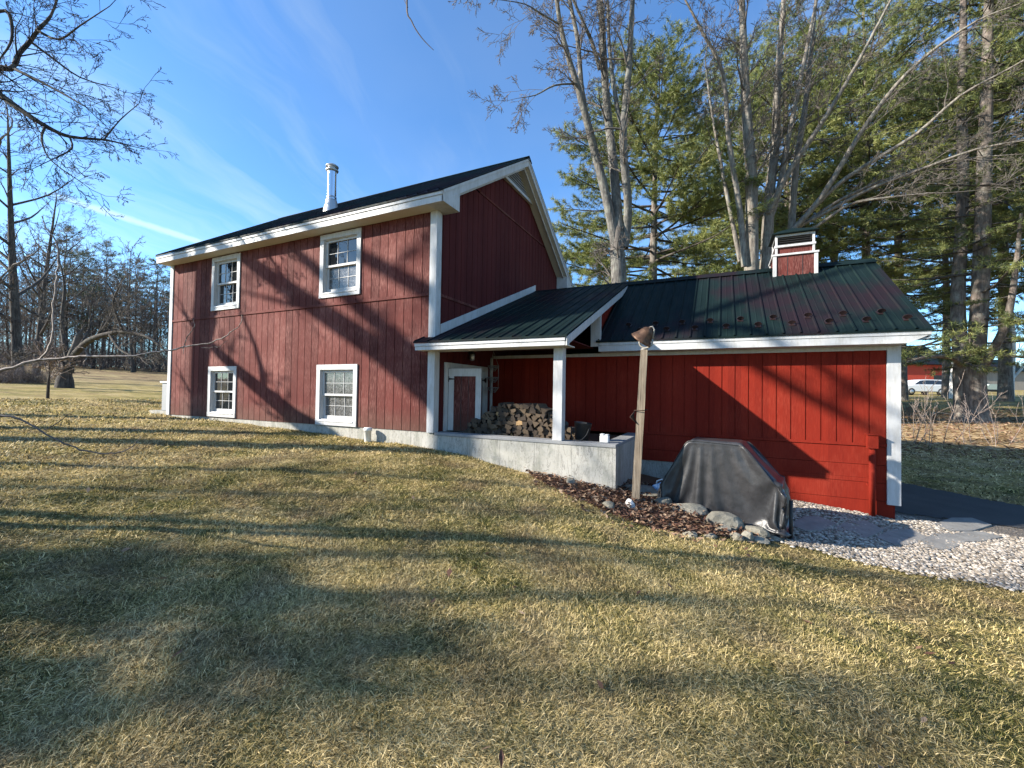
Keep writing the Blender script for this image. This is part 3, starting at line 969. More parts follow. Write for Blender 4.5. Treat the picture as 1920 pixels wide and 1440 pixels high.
# windows
def window(x0, x1, z0, z1, label, reflection):
    m_ = MB()
    m_.box(x0, x0+CW, -.026, -.001, z0+CW, z1-CW); m_.box(x1-CW, x1, -.026, -.001, z0+CW, z1-CW)
    m_.box(x0, x1, -.028, -.001, z1-CW, z1); m_.box(x0, x1, -.030, -.001, z0, z0+CW)
    m_.box(x0+CW-.02, x1-CW+.02, -.040, -.031, z0+CW-.035, z0+CW-.006)
    a, b, c, d_ = x0+CW-.01, x1-CW+.01, z0+CW-.01, z1-CW+.01
    m_.box(a, a+.02, .0, .12, c, d_); m_.box(b-.02, b, .0, .12, c, d_); m_.box(a+.02, b-.02, .0, .12, d_-.02, d_); m_.box(a+.02, b-.02, .0, .12, c, c+.025)
    wobj = m_.build('window', 'white_paint', HOUSE, bevel=.003); tag(wobj, label)
    a += .02; b -= .02; c += .025; d_ -= .02; mid = (c+d_)/2
    for (s0, s1, y0, lc) in ((mid-.02, d_, .034, reflection[0]), (c, mid+.02, .068, reflection[1])):
        s = MB(); fw = .05; fb = .07 if s0 == c else .042
        s.box(a, a+fw, y0, y0+.032, s0, s1); s.box(b-fw, b, y0, y0+.032, s0, s1)
        s.box(a+fw, b-fw, y0, y0+.032, s1-.042, s1); s.box(a+fw, b-fw, y0, y0+.032, s0, s0+fb)
        g0, g1, h0, h1 = a+fw, b-fw, s0+fb, s1-.042
        for k in (1, 2):
            xm = g0+(g1-g0)*k/3; s.box(xm-.0045, xm+.0045, y0+.014, y0+.024, h0, h1)
        zm = (h0+h1)/2; s.box(g0, g1, y0+.0145, y0+.0235, zm-.0045, zm+.0045)
        so_ = s.build('sash', 'white_paint', wobj)
        p_ = MB(); p_.box(g0, g1, y0+.025, y0+.03, h0, h1)
        p_.build('pane', 'window_glass_reflection' if lc else 'window_glass', wobj)
for (a, b, c, d_, lab), lc in zip(WIN, ((0, 0), (0, 1), (0, 0), (1, 1))): window(a, b, c, d_, lab, lc)

# chimney pipe
cp = MB(); cx_, cy_ = -4.06, 1.2
cp.lathe([(0.114, 5.02), (0.109, 5.42), (0.109, 6.08)], (cx_, cy_, 0), 28)
chim = cp.build('chimney_pipe', 'steel_pipe', HOUSE)
m_ = MB(); m_.lathe([(0.197, 4.98), (0.181, 5.10), (0.137, 5.30), (0.131, 5.36), (0.114, 5.37)], (cx_, cy_, 0), 28); m_.lathe([(0.117, 5.40), (0.117, 5.44), (0.109, 5.445)], (cx_, cy_, 0), 28)
m_.build('flashing_cone', 'galvanised', chim)
m_ = MB()
m_.lathe([(0.109, 6.05), (0.121, 6.06), (0.144, 6.075), (0.150, 6.10), (0.127, 6.115), (0.095, 6.12), (0.095, 6.16), (0.127, 6.165), (0.150, 6.175), (0.150, 6.195), (0.114, 6.225), (0.000, 6.24)], (cx_, cy_, 0), 28)
m_.build('chimney_cap', 'galvanised', chim)

# ---- wing
WY, WX = 2.14, 6.95
WEV_Y, WEV_Z, WR_Y, WR_Z = 1.80, 1.725, 4.35, 3.40
wroof = lambda y: WR_Z-abs(y-WR_Y)*(WR_Z-WEV_Z)/(WR_Y-WEV_Y)
mb = MB()
siding(mb, (0, WY, 0), (1, 0, 0), (0, -1, 0), .0, WX, .012, 1.50, (), .1)
siding(mb, (WX, WY, 0), (0, 1, 0), (1, 0, 0), 0, 2*(WR_Y-WY), -.86, lambda a: wroof(WY+a)-.06)
siding(mb, (0, 2*WR_Y-WY, 0), (1, 0, 0), (0, 1, 0), .0, WX, -.9, 1.5)
mb.build('wing_wall', 'barn_red', HOUSE)
mb = MB()
# horizontal boards under the strip, stepping down to the ground
zs = [-.008, -.29, -.56, -.83, -1.35]
for k, (zt, zb) in enumerate(zip(zs, zs[1:])):
    x0 = 3.205 if zb > -.57 else 4.45
    if k == 1: mb.box(3.205, 6.90, WY+.004*k, WY+.1, -.495, zt-.006); mb.box(4.45, 6.90, WY+.004*k, WY+.1, zb, -.497)
    else: mb.box(x0, 6.90 if zb < -.6 else WX-.002, WY+.004*k, WY+.1, zb, zt-.006)
mb.box(6.80, 6.898, WY+.101, 6.5, -1.35, -.87)
mb.box(.03, WX, WY-.016, WY-.001, -.008, .035)
mb.build('wing_base_board', 'barn_red', HOUSE)
mb = MB()
roof_sheet(mb, 2.42, 7.215, WEV_Y-.03, WEV_Z-.02+.012, WR_Y, WR_Z+.012)
roof_sheet(mb, .02, 7.215, 2*WR_Y-WEV_Y+.03, WEV_Z-.008, WR_Y, WR_Z+.012)
for s in (-1, 1):
    f = [(.02, WR_Y, WR_Z+.055), (.02, WR_Y+s*.17, WR_Z-.062), (7.222, WR_Y+s*.17, WR_Z-.062), (7.222, WR_Y, WR_Z+.055)]
    mb.face(f if s < 0 else f[::-1])
wing_roof = mb.build('wing_roof', 'roof_metal', HOUSE)
mb = MB()
# fascia with its long slanted end under the rake overhang
z0, z1 = 1.52, WEV_Z-.035
mb.extrude([(2.46, WEV_Y, z0), (6.955, WEV_Y, z0), (7.20, WEV_Y, z1-.05), (7.20, WEV_Y, z1), (2.46, WEV_Y, z1)], (0, .022, 0))
mb.box(2.47, 7.202, WEV_Y-.012, WEV_Y-.001, z1-.055, z1-.002)
mb.build('wing_fascia', 'white_paint', HOUSE, bevel=.003)
mb = MB()
mb.box(2.46, 6.955, WEV_Y+.022, WY-.001, z0, z0+.015)
mb.box(.03, 6.799, WY-.020, WY-.001, 1.455, 1.518)
mb.build('wing_soffit', 'white_paint', HOUSE)
mb = MB()
for s in (-1, 1):
    ye = WEV_Y+.023 if s < 0 else 2*WR_Y-WEV_Y
    q = [(ye, wroof(ye)-.15), (ye, wroof(ye)-.022), (WR_Y, WR_Z-.022), (WR_Y, WR_Z-.15)]
    pts = [(7.175, a, b) for a, b in q]; mb.extrude(pts if s > 0 else pts[::-1], (.024, 0, 0))
    q = [(ye, wroof(ye)-.16), (ye, wroof(ye)-.145), (WR_Y, WR_Z-.145), (WR_Y, WR_Z-.16)]
    pts = [(6.955, a, b) for a, b in q]; mb.extrude(pts if s > 0 else pts[::-1], (.218, 0, 0))
mb.build('wing_rake_board', 'white_paint', HOUSE)

# snow guards: small dark fans screwed to the roof in two staggered rows
def guard_mesh():
    g = MB()
    g.box(-.045, .045, -.06, .06, .0, .006)
    for a in (-50, -17, 17, 50):
        c, s = math.cos(rad(a)), math.sin(rad(a))
        b0 = Vector((0, -.01, .004)); tip = Vector((s*.062, -.02, .02+c*.062)); wv = Vector((c, 0, -s))*.02
        g.hexa([b0-wv*.4-Vector((0, .006, 0)), b0+wv*.4-Vector((0, .006, 0)), b0+wv*.4+Vector((0, .006, 0)), b0-wv*.4+Vector((0, .006, 0)),
                tip-wv-Vector((0, .006, 0)), tip+wv-Vector((0, .006, 0)), tip+wv+Vector((0, .006, 0)), tip-wv+Vector((0, .006, 0))])
    g.box(-.008, .008, -.01, .05, .006, .03)
    return g
g0 = guard_mesh().build('snow_guard', 'snow_guard_metal', wing_roof, origin=(0, 0, 0))
gp = [(2.94, 1), (3.19, 0), (3.43, 1), (3.66, 0), (3.90, 1), (4.12, 0), (4.37, 1), (4.62, 0), (4.84, 1), (5.10, 0), (5.33, 1), (5.58, 0), (5.82, 1), (6.06, 0), (6.29, 1), (6.53, 0), (6.76, 1), (7.01, 0)]
for k, (x, hi) in enumerate(gp):
    y = 2.27 if hi else 2.05
    g = g0 if k == 0 else g0.copy()
    if k: C.objects.link(g); g.parent = wing_roof
    g.location = (x, y, wroof(y)+.016); g.rotation_euler = (math.atan(SL), 0, (k*37 % 11-5)*.03)

# cupola
cu = MB(); cx0, cx1 = 5.49, 6.255; cy0, cy1 = WR_Y-.37, WR_Y+.37
cu.box(cx0+.02, cx1-.02, cy0+.02, cy1-.02, 2.95, 3.585)
cu.box(cx0+.075, cx1-.075, cy0+.075, cy1-.075, 3.62, 3.80)
cup = cu.build('cupola', 'barn_red_weathered', HOUSE)
gv = MB()
for k in (1, 2):
    x = cx0+(cx1-cx0)*k/3; gv.box(x-.005, x+.005, cy0+.017, cy0+.0195, 2.95, 3.585)
gv.build('cupola_groove', 'iron_black', cup)
tr = MB()
for x in (cx0, cx1-.065):
    for y in (cy0, cy1-.065): tr.box(x, x+.065, y, y+.065, 2.95, 3.584)
tr.box(cx0-.015, cx1+.015, cy0-.015, cy1+.015, 3.586, 3.625)
for x in (cx0+.045, cx1-.085):
    for y in (cy0+.045, cy1-.085): tr.box(x, x+.04, y, y+.04, 3.626, 4.0)
tr.box(cx0+.03, cx1-.03, cy0+.03, cy1-.03, 3.77, 3.815)
tr.box(cx0+.043, cx1-.043, cy0+.043, cy1-.043, 3.985, 4.03)
tr.build('cupola_trim', 'white_paint', cup, bevel=.003)
lv = MB(); lv.box(cx0+.11, cx1-.11, cy0+.11, cy1-.11, 3.816, 3.985)
for k in range(4):
    z = 3.83+k*.04
    lv.hexa([(cx0+.085, cy0+.06, z), (cx1-.085, cy0+.06, z), (cx1-.085, cy0+.109, z+.02), (cx0+.085, cy0+.109, z+.02), (cx0+.085, cy0+.06, z+.008), (cx1-.085, cy0+.06, z+.008), (cx1-.085, cy0+.109, z+.028), (cx0+.085, cy0+.109, z+.028)])
    lv.hexa([(cx0+.06, cy0+.085, z), (cx0+.109, cy0+.085, z+.02), (cx0+.109, cy1-.085, z+.02), (cx0+.06, cy1-.085, z), (cx0+.06, cy0+.085, z+.008), (cx0+.109, cy0+.085, z+.028), (cx0+.109, cy1-.085, z+.028), (cx0+.06, cy1-.085, z+.008)])
lv.build('louvre', 'iron_black', cup)
cr = MB(); xm, ym = (cx0+cx1)/2, WR_Y
rings = [(.40, 4.031), (.405, 4.045), (.26, 4.13), (.0, 4.25)]
pr = [[(xm+sx*r, ym+sy*r, z) for sx, sy in ((-1, -1), (1, -1), (1, 1), (-1, 1))] for r, z in rings]
for a, b in zip(pr, pr[1:]):
    for k in range(4): cr.face([a[k], a[(k+1) % 4], b[(k+1) % 4], b[k]])
cr.face(pr[0][::-1])
cr.build('cupola_roof', 'roof_metal', cup)

# ---- porch
PE_Y, PE_Z = -.25, 1.575
PSL = (WR_Z-PE_Z)/(WR_Y-PE_Y)
pz = lambda y: PE_Z+(y-PE_Y)*PSL
mb = MB()
roof_sheet(mb, .028, 2.535, PE_Y-.03, PE_Z-.012+.014, WR_Y-.02, WR_Z-.005+.02)
roof_sheet(mb, -.25, .027, PE_Y-.03, PE_Z-.012+.014, -.03, pz(-.03)+.014)
proof = mb.build('porch_roof', 'roof_metal', HOUSE)
mb = MB()
mb.box(-.23, 2.50, PE_Y, PE_Y+.022, 1.425, 1.49)
mb.box(-.235, 2.505, PE_Y-.014, PE_Y+.022, 1.493, PE_Z-.032)
mb.box(-.23, -.208, PE_Y+.023, -.026, 1.425, PE_Z-.032)
mb.build('porch_fascia', 'white_paint', HOUSE, bevel=.003)
mb = MB()
pts = [(2.51, PE_Y+.0, pz(PE_Y)-.155), (2.51, PE_Y+.0, pz(PE_Y)-.024), (2.51, WR_Y-.03, pz(WR_Y-.03)-.02), (2.51, WR_Y-.03, pz(WR_Y-.03)-.05), (2.51, 3.55, pz(3.55)-.155)]
mb.extrude(pts[::-1], (.024, 0, 0))
mb.build('porch_rake_board', 'white_paint', HOUSE, bevel=.003)
mb = MB()
# board along the gable wall above the porch roof
yb0, yb1 = .126, WR_Y+.06
pts = [(.022, yb0, pz(yb0)+.03), (.022, yb0, pz(yb0)+.20), (.022, yb1, pz(yb1)+.20), (.022, yb1, pz(yb1)+.03)]
mb.extrude(pts[::-1], (.024, 0, 0))
mb.build('flashing_board', 'white_paint', HOUSE, bevel=.003)
mb = MB()
siding(mb, (2.40, 0, 0), (0, 1, 0), (1, 0, 0), 1.85, WR_Y-.1, lambda a: wroof(a)-.05 if a > 1.8 else 1.6, lambda a: max(pz(a)-.04, wroof(a)-.05))
mb.build('porch_gusset_wall', 'barn_red', HOUSE)
mb = MB(); mb.hexa([(2.31, 1.80, 1.62), (2.50, 1.80, 1.62), (2.50, 1.85, 1.62), (2.31, 1.85, 1.62), (2.31, 1.80, pz(1.8)-.045), (2.50, 1.80, pz(1.8)-.045), (2.50, 1.85, pz(1.85)-.045), (2.31, 1.85, pz(1.85)-.045)])
mb.build('gusset_post', 'white_paint', HOUSE)
mb = MB()
mb.box(-.205, 2.508, PE_Y+.023, .20, 1.43, 1.445)
mb.build('porch_soffit', 'cream_soffit', HOUSE)
mb = MB(); mb.box(.03, 2.42, .10, .20, 1.446, 1.58); mb.build('porch_beam', 'white_paint', HOUSE)
mb = MB(); mb.box(.03, 2.29, .21, 2.12, 1.61, 1.63); mb.build('porch_ceiling', 'barn_red_shaded', HOUSE)
mb = MB(); mb.box(2.235, 2.385, -.005, .145, .001, 1.429)
mb.build('porch_post', 'white_paint', HOUSE, bevel=.005)

# ---- double door of the woodshed on the gable wall, its near leaf swung open
dm = MB()
dm.box(.002, .03, .30, .40, .0, 1.255); dm.box(.002, .03, 1.79, 1.885, .0, 1.255); dm.box(.002, .032, .40, 1.79, 1.155, 1.255)
dm.box(-.5, -.02, .40, .41, 0, 1.155, 1); dm.box(-.52, -.5, .40, 1.79, 0, 1.155, 1)  # black lining stands in for the darkness inside the doorway
fr = dm.build('door_frame', ['white_paint', 'iron_black'], HOUSE)
def leaf(wd, mirror=False):
    g = MB(); h = 1.145
    g.box(0, .105, 0, .024, .01, h); g.box(wd-.105, wd, 0, .024, .01, h)
    g.box(.105, wd-.105, 0, .024, h-.14, h)
    g.box(.10, wd-.10, .010, .0165, .01, h-.13, 1)
    for k in (1, 2): 
        x = .105+(wd-.21)*k/3; g.box(x-.004, x+.004, .006, .0098, .01, h-.14, 2)
    return g
lf = leaf(.64).build('door', ['white_paint', 'barn_red_weathered', 'iron_black'], HOUSE, origin=(0, 0, 0))
lf.location = (.034, .405, 0); lf.rotation_euler = (0, 0, rad(9)); tag(lf, 'white framed door leaf with a dark red panel, swung open')
hg = MB(); hg.box(-.03, .012, -.01, -.001, .90, 1.0); hg.hexa([(.012, -.01, .935), (.14, -.01, .945), (.14, -.001, .945), (.012, -.001, .935), (.012, -.01, .975), (.14, -.01, .955), (.14, -.001, .955), (.012, -.001, .975)])
hg.build('hinge', 'iron_black', lf, origin=(0, 0, 0))
ht = MB(); ht.box(.555, .62, -.012, -.001, .20, .212); ht.tube([(.59, -.012, .02), (.575, -.02, .10), (.59, -.012, .15)], .006, 6)
ht.build('door_hook', 'iron_black', lf, origin=(0, 0, 0))
r2 = MB(); y0, y1 = 1.10, 1.785
r2.box(.004, .028, y1-.11, y1, .01, 1.15); r2.box(.004, .028, y0, y0+.08, .01, 1.15); r2.box(.004, .028, y0+.08, y1-.11, 1.01, 1.15); r2.box(.006, .012, y0+.08, y1-.11, .01, 1.01, 1)
rl = r2.build('door', ['white_paint', 'barn_red_weathered'], HOUSE); tag(rl, 'closed far door leaf')
hg = MB(); hg.box(.0305, .038, y1-.02, y1+.03, .92, 1.02); hg.hexa([(.0305, y1-.14, .96), (.038, y1-.14, .96), (.038, y1-.02, .94), (.0305, y1-.02, .94), (.0305, y1-.14, .975), (.038, y1-.14, .975), (.038, y1-.02, 1.0), (.0305, y1-.02, 1.0)])
hg.build('hinge', 'iron_black', rl)
# jar lamp over the door
lm = MB(); lm.lathe([(.0, 1.53), (.045, 1.525), (.045, 1.49), (.06, 1.485), (.06, 1.47)], (.09, 1.13, 0), 14); lm.box(.021, .06, 1.09, 1.17, 1.47, 1.55)
lo_ = lm.build('wall_lamp', 'iron_black', HOUSE)
lm = MB(); lm.lathe([(.045, 1.469), (.055, 1.44), (.055, 1.37), (.035, 1.345), (0, 1.34)], (.09, 1.13, 0), 14); lm.build('lamp_glass', 'galvanised', lo_)
# red boxed pipe at the wing's corner and the white pipe stub by the foundation
pm = MB(); pm.box(6.545, 6.665, 1.99, 2.11, -.03, .17); pm.box(6.53, 6.68, 1.975, 2.115, .17, .185); pm.tube([(6.605, 2.05, -1.2), (6.605, 2.05, -.03)], .042, 14)
pm.box(6.55, 6.66, 2.05, 2.12, -.60, -.57)
pm.build('vent_pipe', 'barn_red', HOUSE)
pm = MB(); pm.lathe([(.062, -.40), (.062, -.045), (.075, -.044), (.075, .012), (.066, .02), (.0, .022)], (-1.40, -.12, 0), 18)
pm.build('pipe_stub', 'white_plastic', HOUSE)

# ------------------------------------------------------------------ things round the porch
R = random.Random(11)
# firewood: a few split shapes, copied through the pile, ends to the lawn
def log_mesh(kind, seed):
    r = random.Random(seed); ln = .40
    if kind == 'wedge': sec = [(-.075, -.045), (.075, -.05), (.012, .075)]
    elif kind == 'half': sec = [(-.085, -.035), (.085, -.035), (.06, .035), (.0, .058), (-.06, .035)]
    elif kind == 'quarter': sec = [(-.055, -.055), (.07, -.055), (.055, .02), (.015, .06), (-.055, .072)]
    else: sec = [(.058*math.cos(a*math.pi/4), .058*math.sin(a*math.pi/4)) for a in range(8)]
    sec = [(x+r.uniform(-.012, .012), z+r.uniform(-.012, .012)) for x, z in sec]
    g = MB(); k = len(sec)
    a = [(x, 0, z) for x, z in sec]; m_ = [(x*1.04+r.uniform(-.006, .006), ln/2, z*1.04) for x, z in sec]; b = [(x*.98, ln, z*.98) for x, z in sec]
    g.face(a, 0); g.face(b[::-1], 0)
    for j in range(k):
        q = (j+1) % k; mi = 2 if (kind == 'round' or j >= 2) else 1
        g.face([a[q], a[j], m_[j], m_[q]], mi); g.face([m_[q], m_[j], b[j], b[q]], mi)
    return g
protos = [log_mesh(k, i).build('firewood_log', ['wood_end', 'wood_split', 'dark_bark'], None, origin=(0, 0, 0)) for i, k in enumerate(['wedge', 'wedge', 'half', 'quarter', 'wedge', 'quarter', 'round', 'half'])]
meshes = [o.data for o in protos]
for o in protos: bpy.data.objects.remove(o)
WOODTOP = lambda x: np.interp(x, [.42, .62, .80, 1.0, 1.25, 1.6, 1.9, 2.15, 2.5], [.07, .20, .36, .47, .53, .50, .46, .24, .06])
row = 0; z = -.01
while z < .56:
    x = .42+(row % 2)*.055+R.uniform(0, .03)
    while x < 2.55:
        if z < WOODTOP(x)+.02:
            o = link('firewood_log', R.choice(meshes))
            o.location = (x, .40+R.uniform(-.05, .06)+z*.12, z+R.uniform(-.008, .008))
            flip = R.choice((0, math.pi))+R.uniform(-.35, .35)
            o.rotation_euler = (R.uniform(-.04, .04), flip, R.uniform(-.09, .09))
            s = R.uniform(.60, .88); o.scale = (s, 1, s)
            tag(o, 'split firewood log, cut end outward, stacked in the pile under the porch roof', 'log', 'firewood logs in the porch pile')
        x += R.uniform(.082, .112)
    z += .071; row += 1

bk = thing('coal_bucket', (2.60, .30, 0), 'black pail with carrying handle at the right end of the porch slab', 'bucket')
g = MB(); g.lathe([(.0, .004), (.10, .006), (.135, .27), (.142, .275), (.128, .27), (.095, .03), (0, .03)], (2.60, .30, 0), 20, M=Matrix.Rotation(rad(6), 3, 'Y'))
g.build('pail', 'black_plastic', bk)
g = MB(); g.tube([(2.60+.14*math.cos(a), .24-.13*math.sin(a)*1.0, .20-.19*math.sin(a)) for a in [math.pi*k/12 for k in range(13)]], .008, 6)
g.build('handle', 'iron_black', bk)
bx = thing('salt_tub', (2.99, .20, 0), 'small white plastic tub standing near the end of the concrete slab', 'tub')
g = MB(); g.box(2.925, 3.055, .15, .25, .001, .105); g.build('tub_body', 'white_plastic', bx, bevel=.012)
g = MB(); g.box(2.93, 2.985, .155, .245, .107, .128); g.box(3.0, 3.05, .155, .245, .107, .122); g.build('lid', 'white_plastic', bx, bevel=.006)

# three-tier wire basket hanging from the porch ceiling
hb = thing('hanging_basket', (.26, 1.70, .74), 'three tier wire basket hanging under the porch roof beside the door', 'basket')
g = MB(); bcx, bcy = .26, 1.70
for a in range(3):
    an = a*2.094+.4; g.tube([(bcx, bcy, 1.58)]+[(bcx+.11*math.cos(an), bcy+.11*math.sin(an), z) for z in (1.27, 1.02, .80)], .006, 5)
g.build('chain', 'wire_grey', hb)
for zt, rr in ((1.27, .115), (1.03, .12), (.82, .125)):
    g = MB(); dp = .11
    for f in (1, .72, .38):
        r_ = rr*(.35+.65*f)*1.0; zz = zt-dp*(1-f)
        g.tube([(bcx+r_*math.cos(2*math.pi*k/14), bcy+r_*math.sin(2*math.pi*k/14), zz) for k in range(15)], .006, 5, caps=False)
    for k in range(12):
        a = 2*math.pi*k/12
        g.tube([(bcx+rr*(.35+.65*f)*math.cos(a), bcy+rr*(.35+.65*f)*math.sin(a), zt-dp*(1-f)) for f in (1, .7, .35, 0)], .004, 4, caps=False)
    g.build('tier', 'wire_grey', hb)

# farm bell on its post
pb = Vector((3.49, -.10, gz(3.49, -.10)-.15)); pt = Vector((3.595, -.10, 1.335))
bp = thing('bell_post', (3.49, -.10, gz(3.49, -.10)), 'weathered wooden post carrying a rusty farm bell, leaning slightly in the flower bed', 'post')
g = MB(); hw = .050
ax = (pt-pb); u1 = Vector((1, .15, 0)).normalized(); u2 = Vector((-.15, 1, 0))
def ring(c, s): return [c+u1*(-hw*s)+u2*(-hw*s), c+u1*(hw*s)+u2*(-hw*s), c+u1*(hw*s)+u2*(hw*s), c+u1*(-hw*s)+u2*(hw*s)]
n_ = 10
rings = [[p + Vector((R.uniform(-.003, .003), R.uniform(-.003, .003), 0)) for p in ring(pb+ax*(k/n_), 1.08-.16*k/n_)] for k in range(n_+1)]
for a, b in zip(rings, rings[1:]):
    for k in range(4): g.face([a[k], a[(k+1) % 4], b[(k+1) % 4], b[k]])
g.face(rings[-1]); g.build('post', 'post_wood', bp, bevel=.008)
yk = thing('farm_bell', tuple(pt), 'rusty cast iron farm bell tilted in a grey yoke on the wooden post', 'bell')
g = MB()
g.lathe([(.0, 0), (.05, 0), (.045, .02), (.0, .03)], pt, 12)
c0 = pt+Vector((.02, 0, .03)); ydir = Vector((1, -.12, 0)).normalized()
arm = []
for k in range(15):
    a = math.pi*(k/14); arm.append(c0 + ydir*(.088*math.cos(a)*(1.0)) + Vector((0, 0, .075-.075*math.sin(a))))
arm = [c0+ydir*.088+Vector((0, 0, .12))]+arm+[c0-ydir*.088+Vector((0, 0, .10))]
g.tube(arm, .013, 8); g.build('yoke', 'bell_yoke', yk)
T = (Matrix.Rotation(rad(-14), 3, 'Z') @ Matrix.Rotation(rad(40), 3, 'Y'))
bc = pt+Vector((-.035, .0, .15))
g = MB(); prof = [(.150, -.022), (.156, -.016), (.147, .004), (.124, .036), (.103, .078), (.090, .12), (.074, .155), (.048, .178), (.026, .184), (.024, .205), (0, .207)]
g.lathe(prof, bc, 28, M=T); g.build('bell', 'bell_rust', yk)
g = MB(); g.lathe([(.150, -.021), (.138, .0), (.114, .036), (.092, .078), (.08, .12), (.05, .16), (0, .168)][::-1], bc, 28, M=T); g.build('bell_mouth', 'iron_black', yk)
g = MB(); g.tube([bc+T @ Vector((0, 0, .15)), bc+T @ Vector((.015, 0, .0))], .008, 6); g.lathe([(0, -.03), (.024, -.02), (.028, 0), (.0, .028)], bc+T @ Vector((.015, 0, -.0)), 10); g.build('clapper', 'bell_yoke', yk)
tp_ = bc+T @ Vector((0, 0, .2))
g = MB(); g.tube([tp_+Vector((-.02, -.01, .0)), tp_+Vector((.02, 0, .012)), tp_+Vector((.045, .0, -.03)), c0+ydir*.088+Vector((0, 0, .10))], .011, 6); g.build('crank', 'bell_yoke', yk)
# dry orange bow tied to the post
ly = pb+ax*.62
g = MB()
for k in range(5): g.tube([ly+Vector((-.062, -.05, .02)), ly+Vector((-.085-.01*k, -.06-.008*k, -.03-.01*k)), ly+Vector((-.075+.012*k, -.06, -.09-.02*k))], [.007, .009, .004], 5)
g.tube([ly+Vector((-.075, -.075, .02)), ly+Vector((.07, -.085, .025)), ly+Vector((.08, .06, .03)), ly+Vector((-.075, .075, .02)), ly+Vector((-.075, -.075, .02))], .006, 5)
o = g.build('dry_wreath_string', 'dead_leaves', None, origin=ly); tag(o, 'dry brown twine with withered leaves tied round the bell post', 'twine')

# grill under its fitted cover
gr = thing('covered_grill', (4.6, .3, gz(4.6, .3)), 'grill under a crumpled dark grey cover on the stones beside the wing wall', 'grill')
gang = rad(-9)
GU = Vector((math.cos(gang), math.sin(gang), 0)); GV = Vector((-math.sin(gang), math.cos(gang), 0)); GC = Vector((4.56, .34, 0))
gz0 = gz(4.9, .1)-.005
me = bpy.data.meshes.new('cover')
me.from_pydata([tuple(GC+GU*a+GV*b+Vector((0, 0, gz0+c*1.02))-gr.location) for a, b, c in COVER_V], [], COVER_F)
me.materials.append(MATS['grill_cover']); me.polygons.foreach_set('use_smooth', [True]*len(me.polygons)); me.update()
cov = link('cover', me, gr)
g = MB()
rim = [Vector(v.co)+gr.location for v in me.vertices]
nt_f = 38*2+16-2
for side in (37, 37+15):
    g.tube([rim[k*nt_f+side]+Vector((0, -.004 if side == 37 else .004, .003)) for k in range(2, 68)], .006, 6)
g.build('seam_piping', 'black_plastic', cov)
for u, v in ((.80, -.20), (.66, .2), (-.6, -.15), (-.6, .2)):
    g = MB(); p = GC+GU*u+GV*v; zz = gz(p.x, p.y); g.tube([(p.x, p.y, zz-.03), (p.x, p.y, zz+.5)], .02, 8); g.lathe([(0, -.02), (.035, -.02), (.035, .02), (0, .02)], (p.x, p.y, zz+.03), 10); g.build('leg', 'iron_black', gr)

jp = gpx(1238, 930); jp = at(1239, 916, (jp-CAM).dot(fwd)+.05); jz = gz(jp.x, jp.y)+.07
jg = thing('plastic_jug', (jp.x, jp.y, jz), 'small blue and white plastic jug lying among stones left of the grill cover', 'jug')
g = MB(); x, y = jp.x, jp.y
Mj = Matrix.Rotation(rad(20), 3, 'Z') @ Matrix.Rotation(rad(68), 3, 'Y')
g.lathe([(0, -.12), (.065, -.115), (.07, -.09), (.07, .05), (.05, .09), (.022, .115), (.022, .14), (0, .142)], (x, y, jz+.055), 14, M=Mj)
g.build('jug_body', 'blue_plastic', jg)
g = MB(); g.tube([Vector((x, y, jz+.055))+Mj @ Vector(q) for q in ((-.05, 0, .085), (-.105, 0, .06), (-.105, 0, -.02), (-.068, 0, -.04))], .013, 8); g.build('handle', 'white_plastic', jg)

# ------------------------------------------------------------------ stones
def stone_mesh(seed, sx, sy, sz, flat=.0):
    import bmesh
    bm = bmesh.new(); bmesh.ops.create_icosphere(bm, subdivisions=3, radius=1)
    r = np.random.default_rng(seed)
    pl = [(Vector(r.normal(0, 1, 3)).normalized(), r.uniform(.55, .92)) for _ in range(9)]
    ph = r.uniform(0, 6, 6)
    for v in bm.verts:
        d = v.co.normalized(); k = 1.0
        for nn, dd in pl:
            c = d.dot(nn)
            if c > 1e-3: k = min(k, dd/c)
        k *= 1+.03*math.sin(d.x*9+ph[0])*math.sin(d.y*8+ph[1])+.02*math.sin(d.z*17+ph[2])
        v.co = Vector((d.x*k*sx, d.y*k*sy, d.z*k*sz))
    me = bpy.data.meshes.new('stone'); bm.to_mesh(me); bm.free()
    return me
# pixel box of each stone in the bed (left, top, right, bottom), height factor, what it looks like
STONES = [((1160, 908, 1240, 930), .55, 'long flat grey stone right behind the bell post', 0),
 ((1226, 928, 1262, 951), .6, 'grey stone under the blue and white jug', 0),
 ((1262, 942, 1322, 967), .7, 'dark rounded boulder half under the grill cover', 0),
 ((1320, 955, 1387, 992), .6, 'long ledge of grey stone sloping down in front of the grill cover', 0),
 ((1337, 981, 1373, 1000), .5, 'pale flat stone below the long ledge', 0),
 ((1388, 982, 1438, 1008), .6, 'pale grey slab at the right front of the grill cover', 0),
 ((1368, 1000, 1392, 1016), .7, 'small pale stone on the lawn edge left of the grill slab', 0),
 ((1390, 994, 1416, 1016), .7, 'broken grey stone in the corner of the bed', 0),
 ((1437, 1002, 1462, 1014), .5, 'flat greenish stone where bed meets gravel', 0),
 ((1322, 1001, 1346, 1012), .5, 'little stone at the leaf bed front, below the ledge', 0),
 ((1172, 937, 1192, 954), .8, 'white stone at the foot of the bell post', 1),
 ((1126, 940, 1154, 958), .7, 'tan rounded stone in the leaves left of the white one', 0),
 ((1056, 896, 1080, 914), .8, 'triangular stone in leaves under the concrete slab', 0),
 ((1280, 998, 1308, 1008), .5, 'flat stone sunk in the leaf bed edge', 0),
 ((1404, 1004, 1440, 1020), .5, 'low grey stone at the bed corner beside the gravel', 0)]
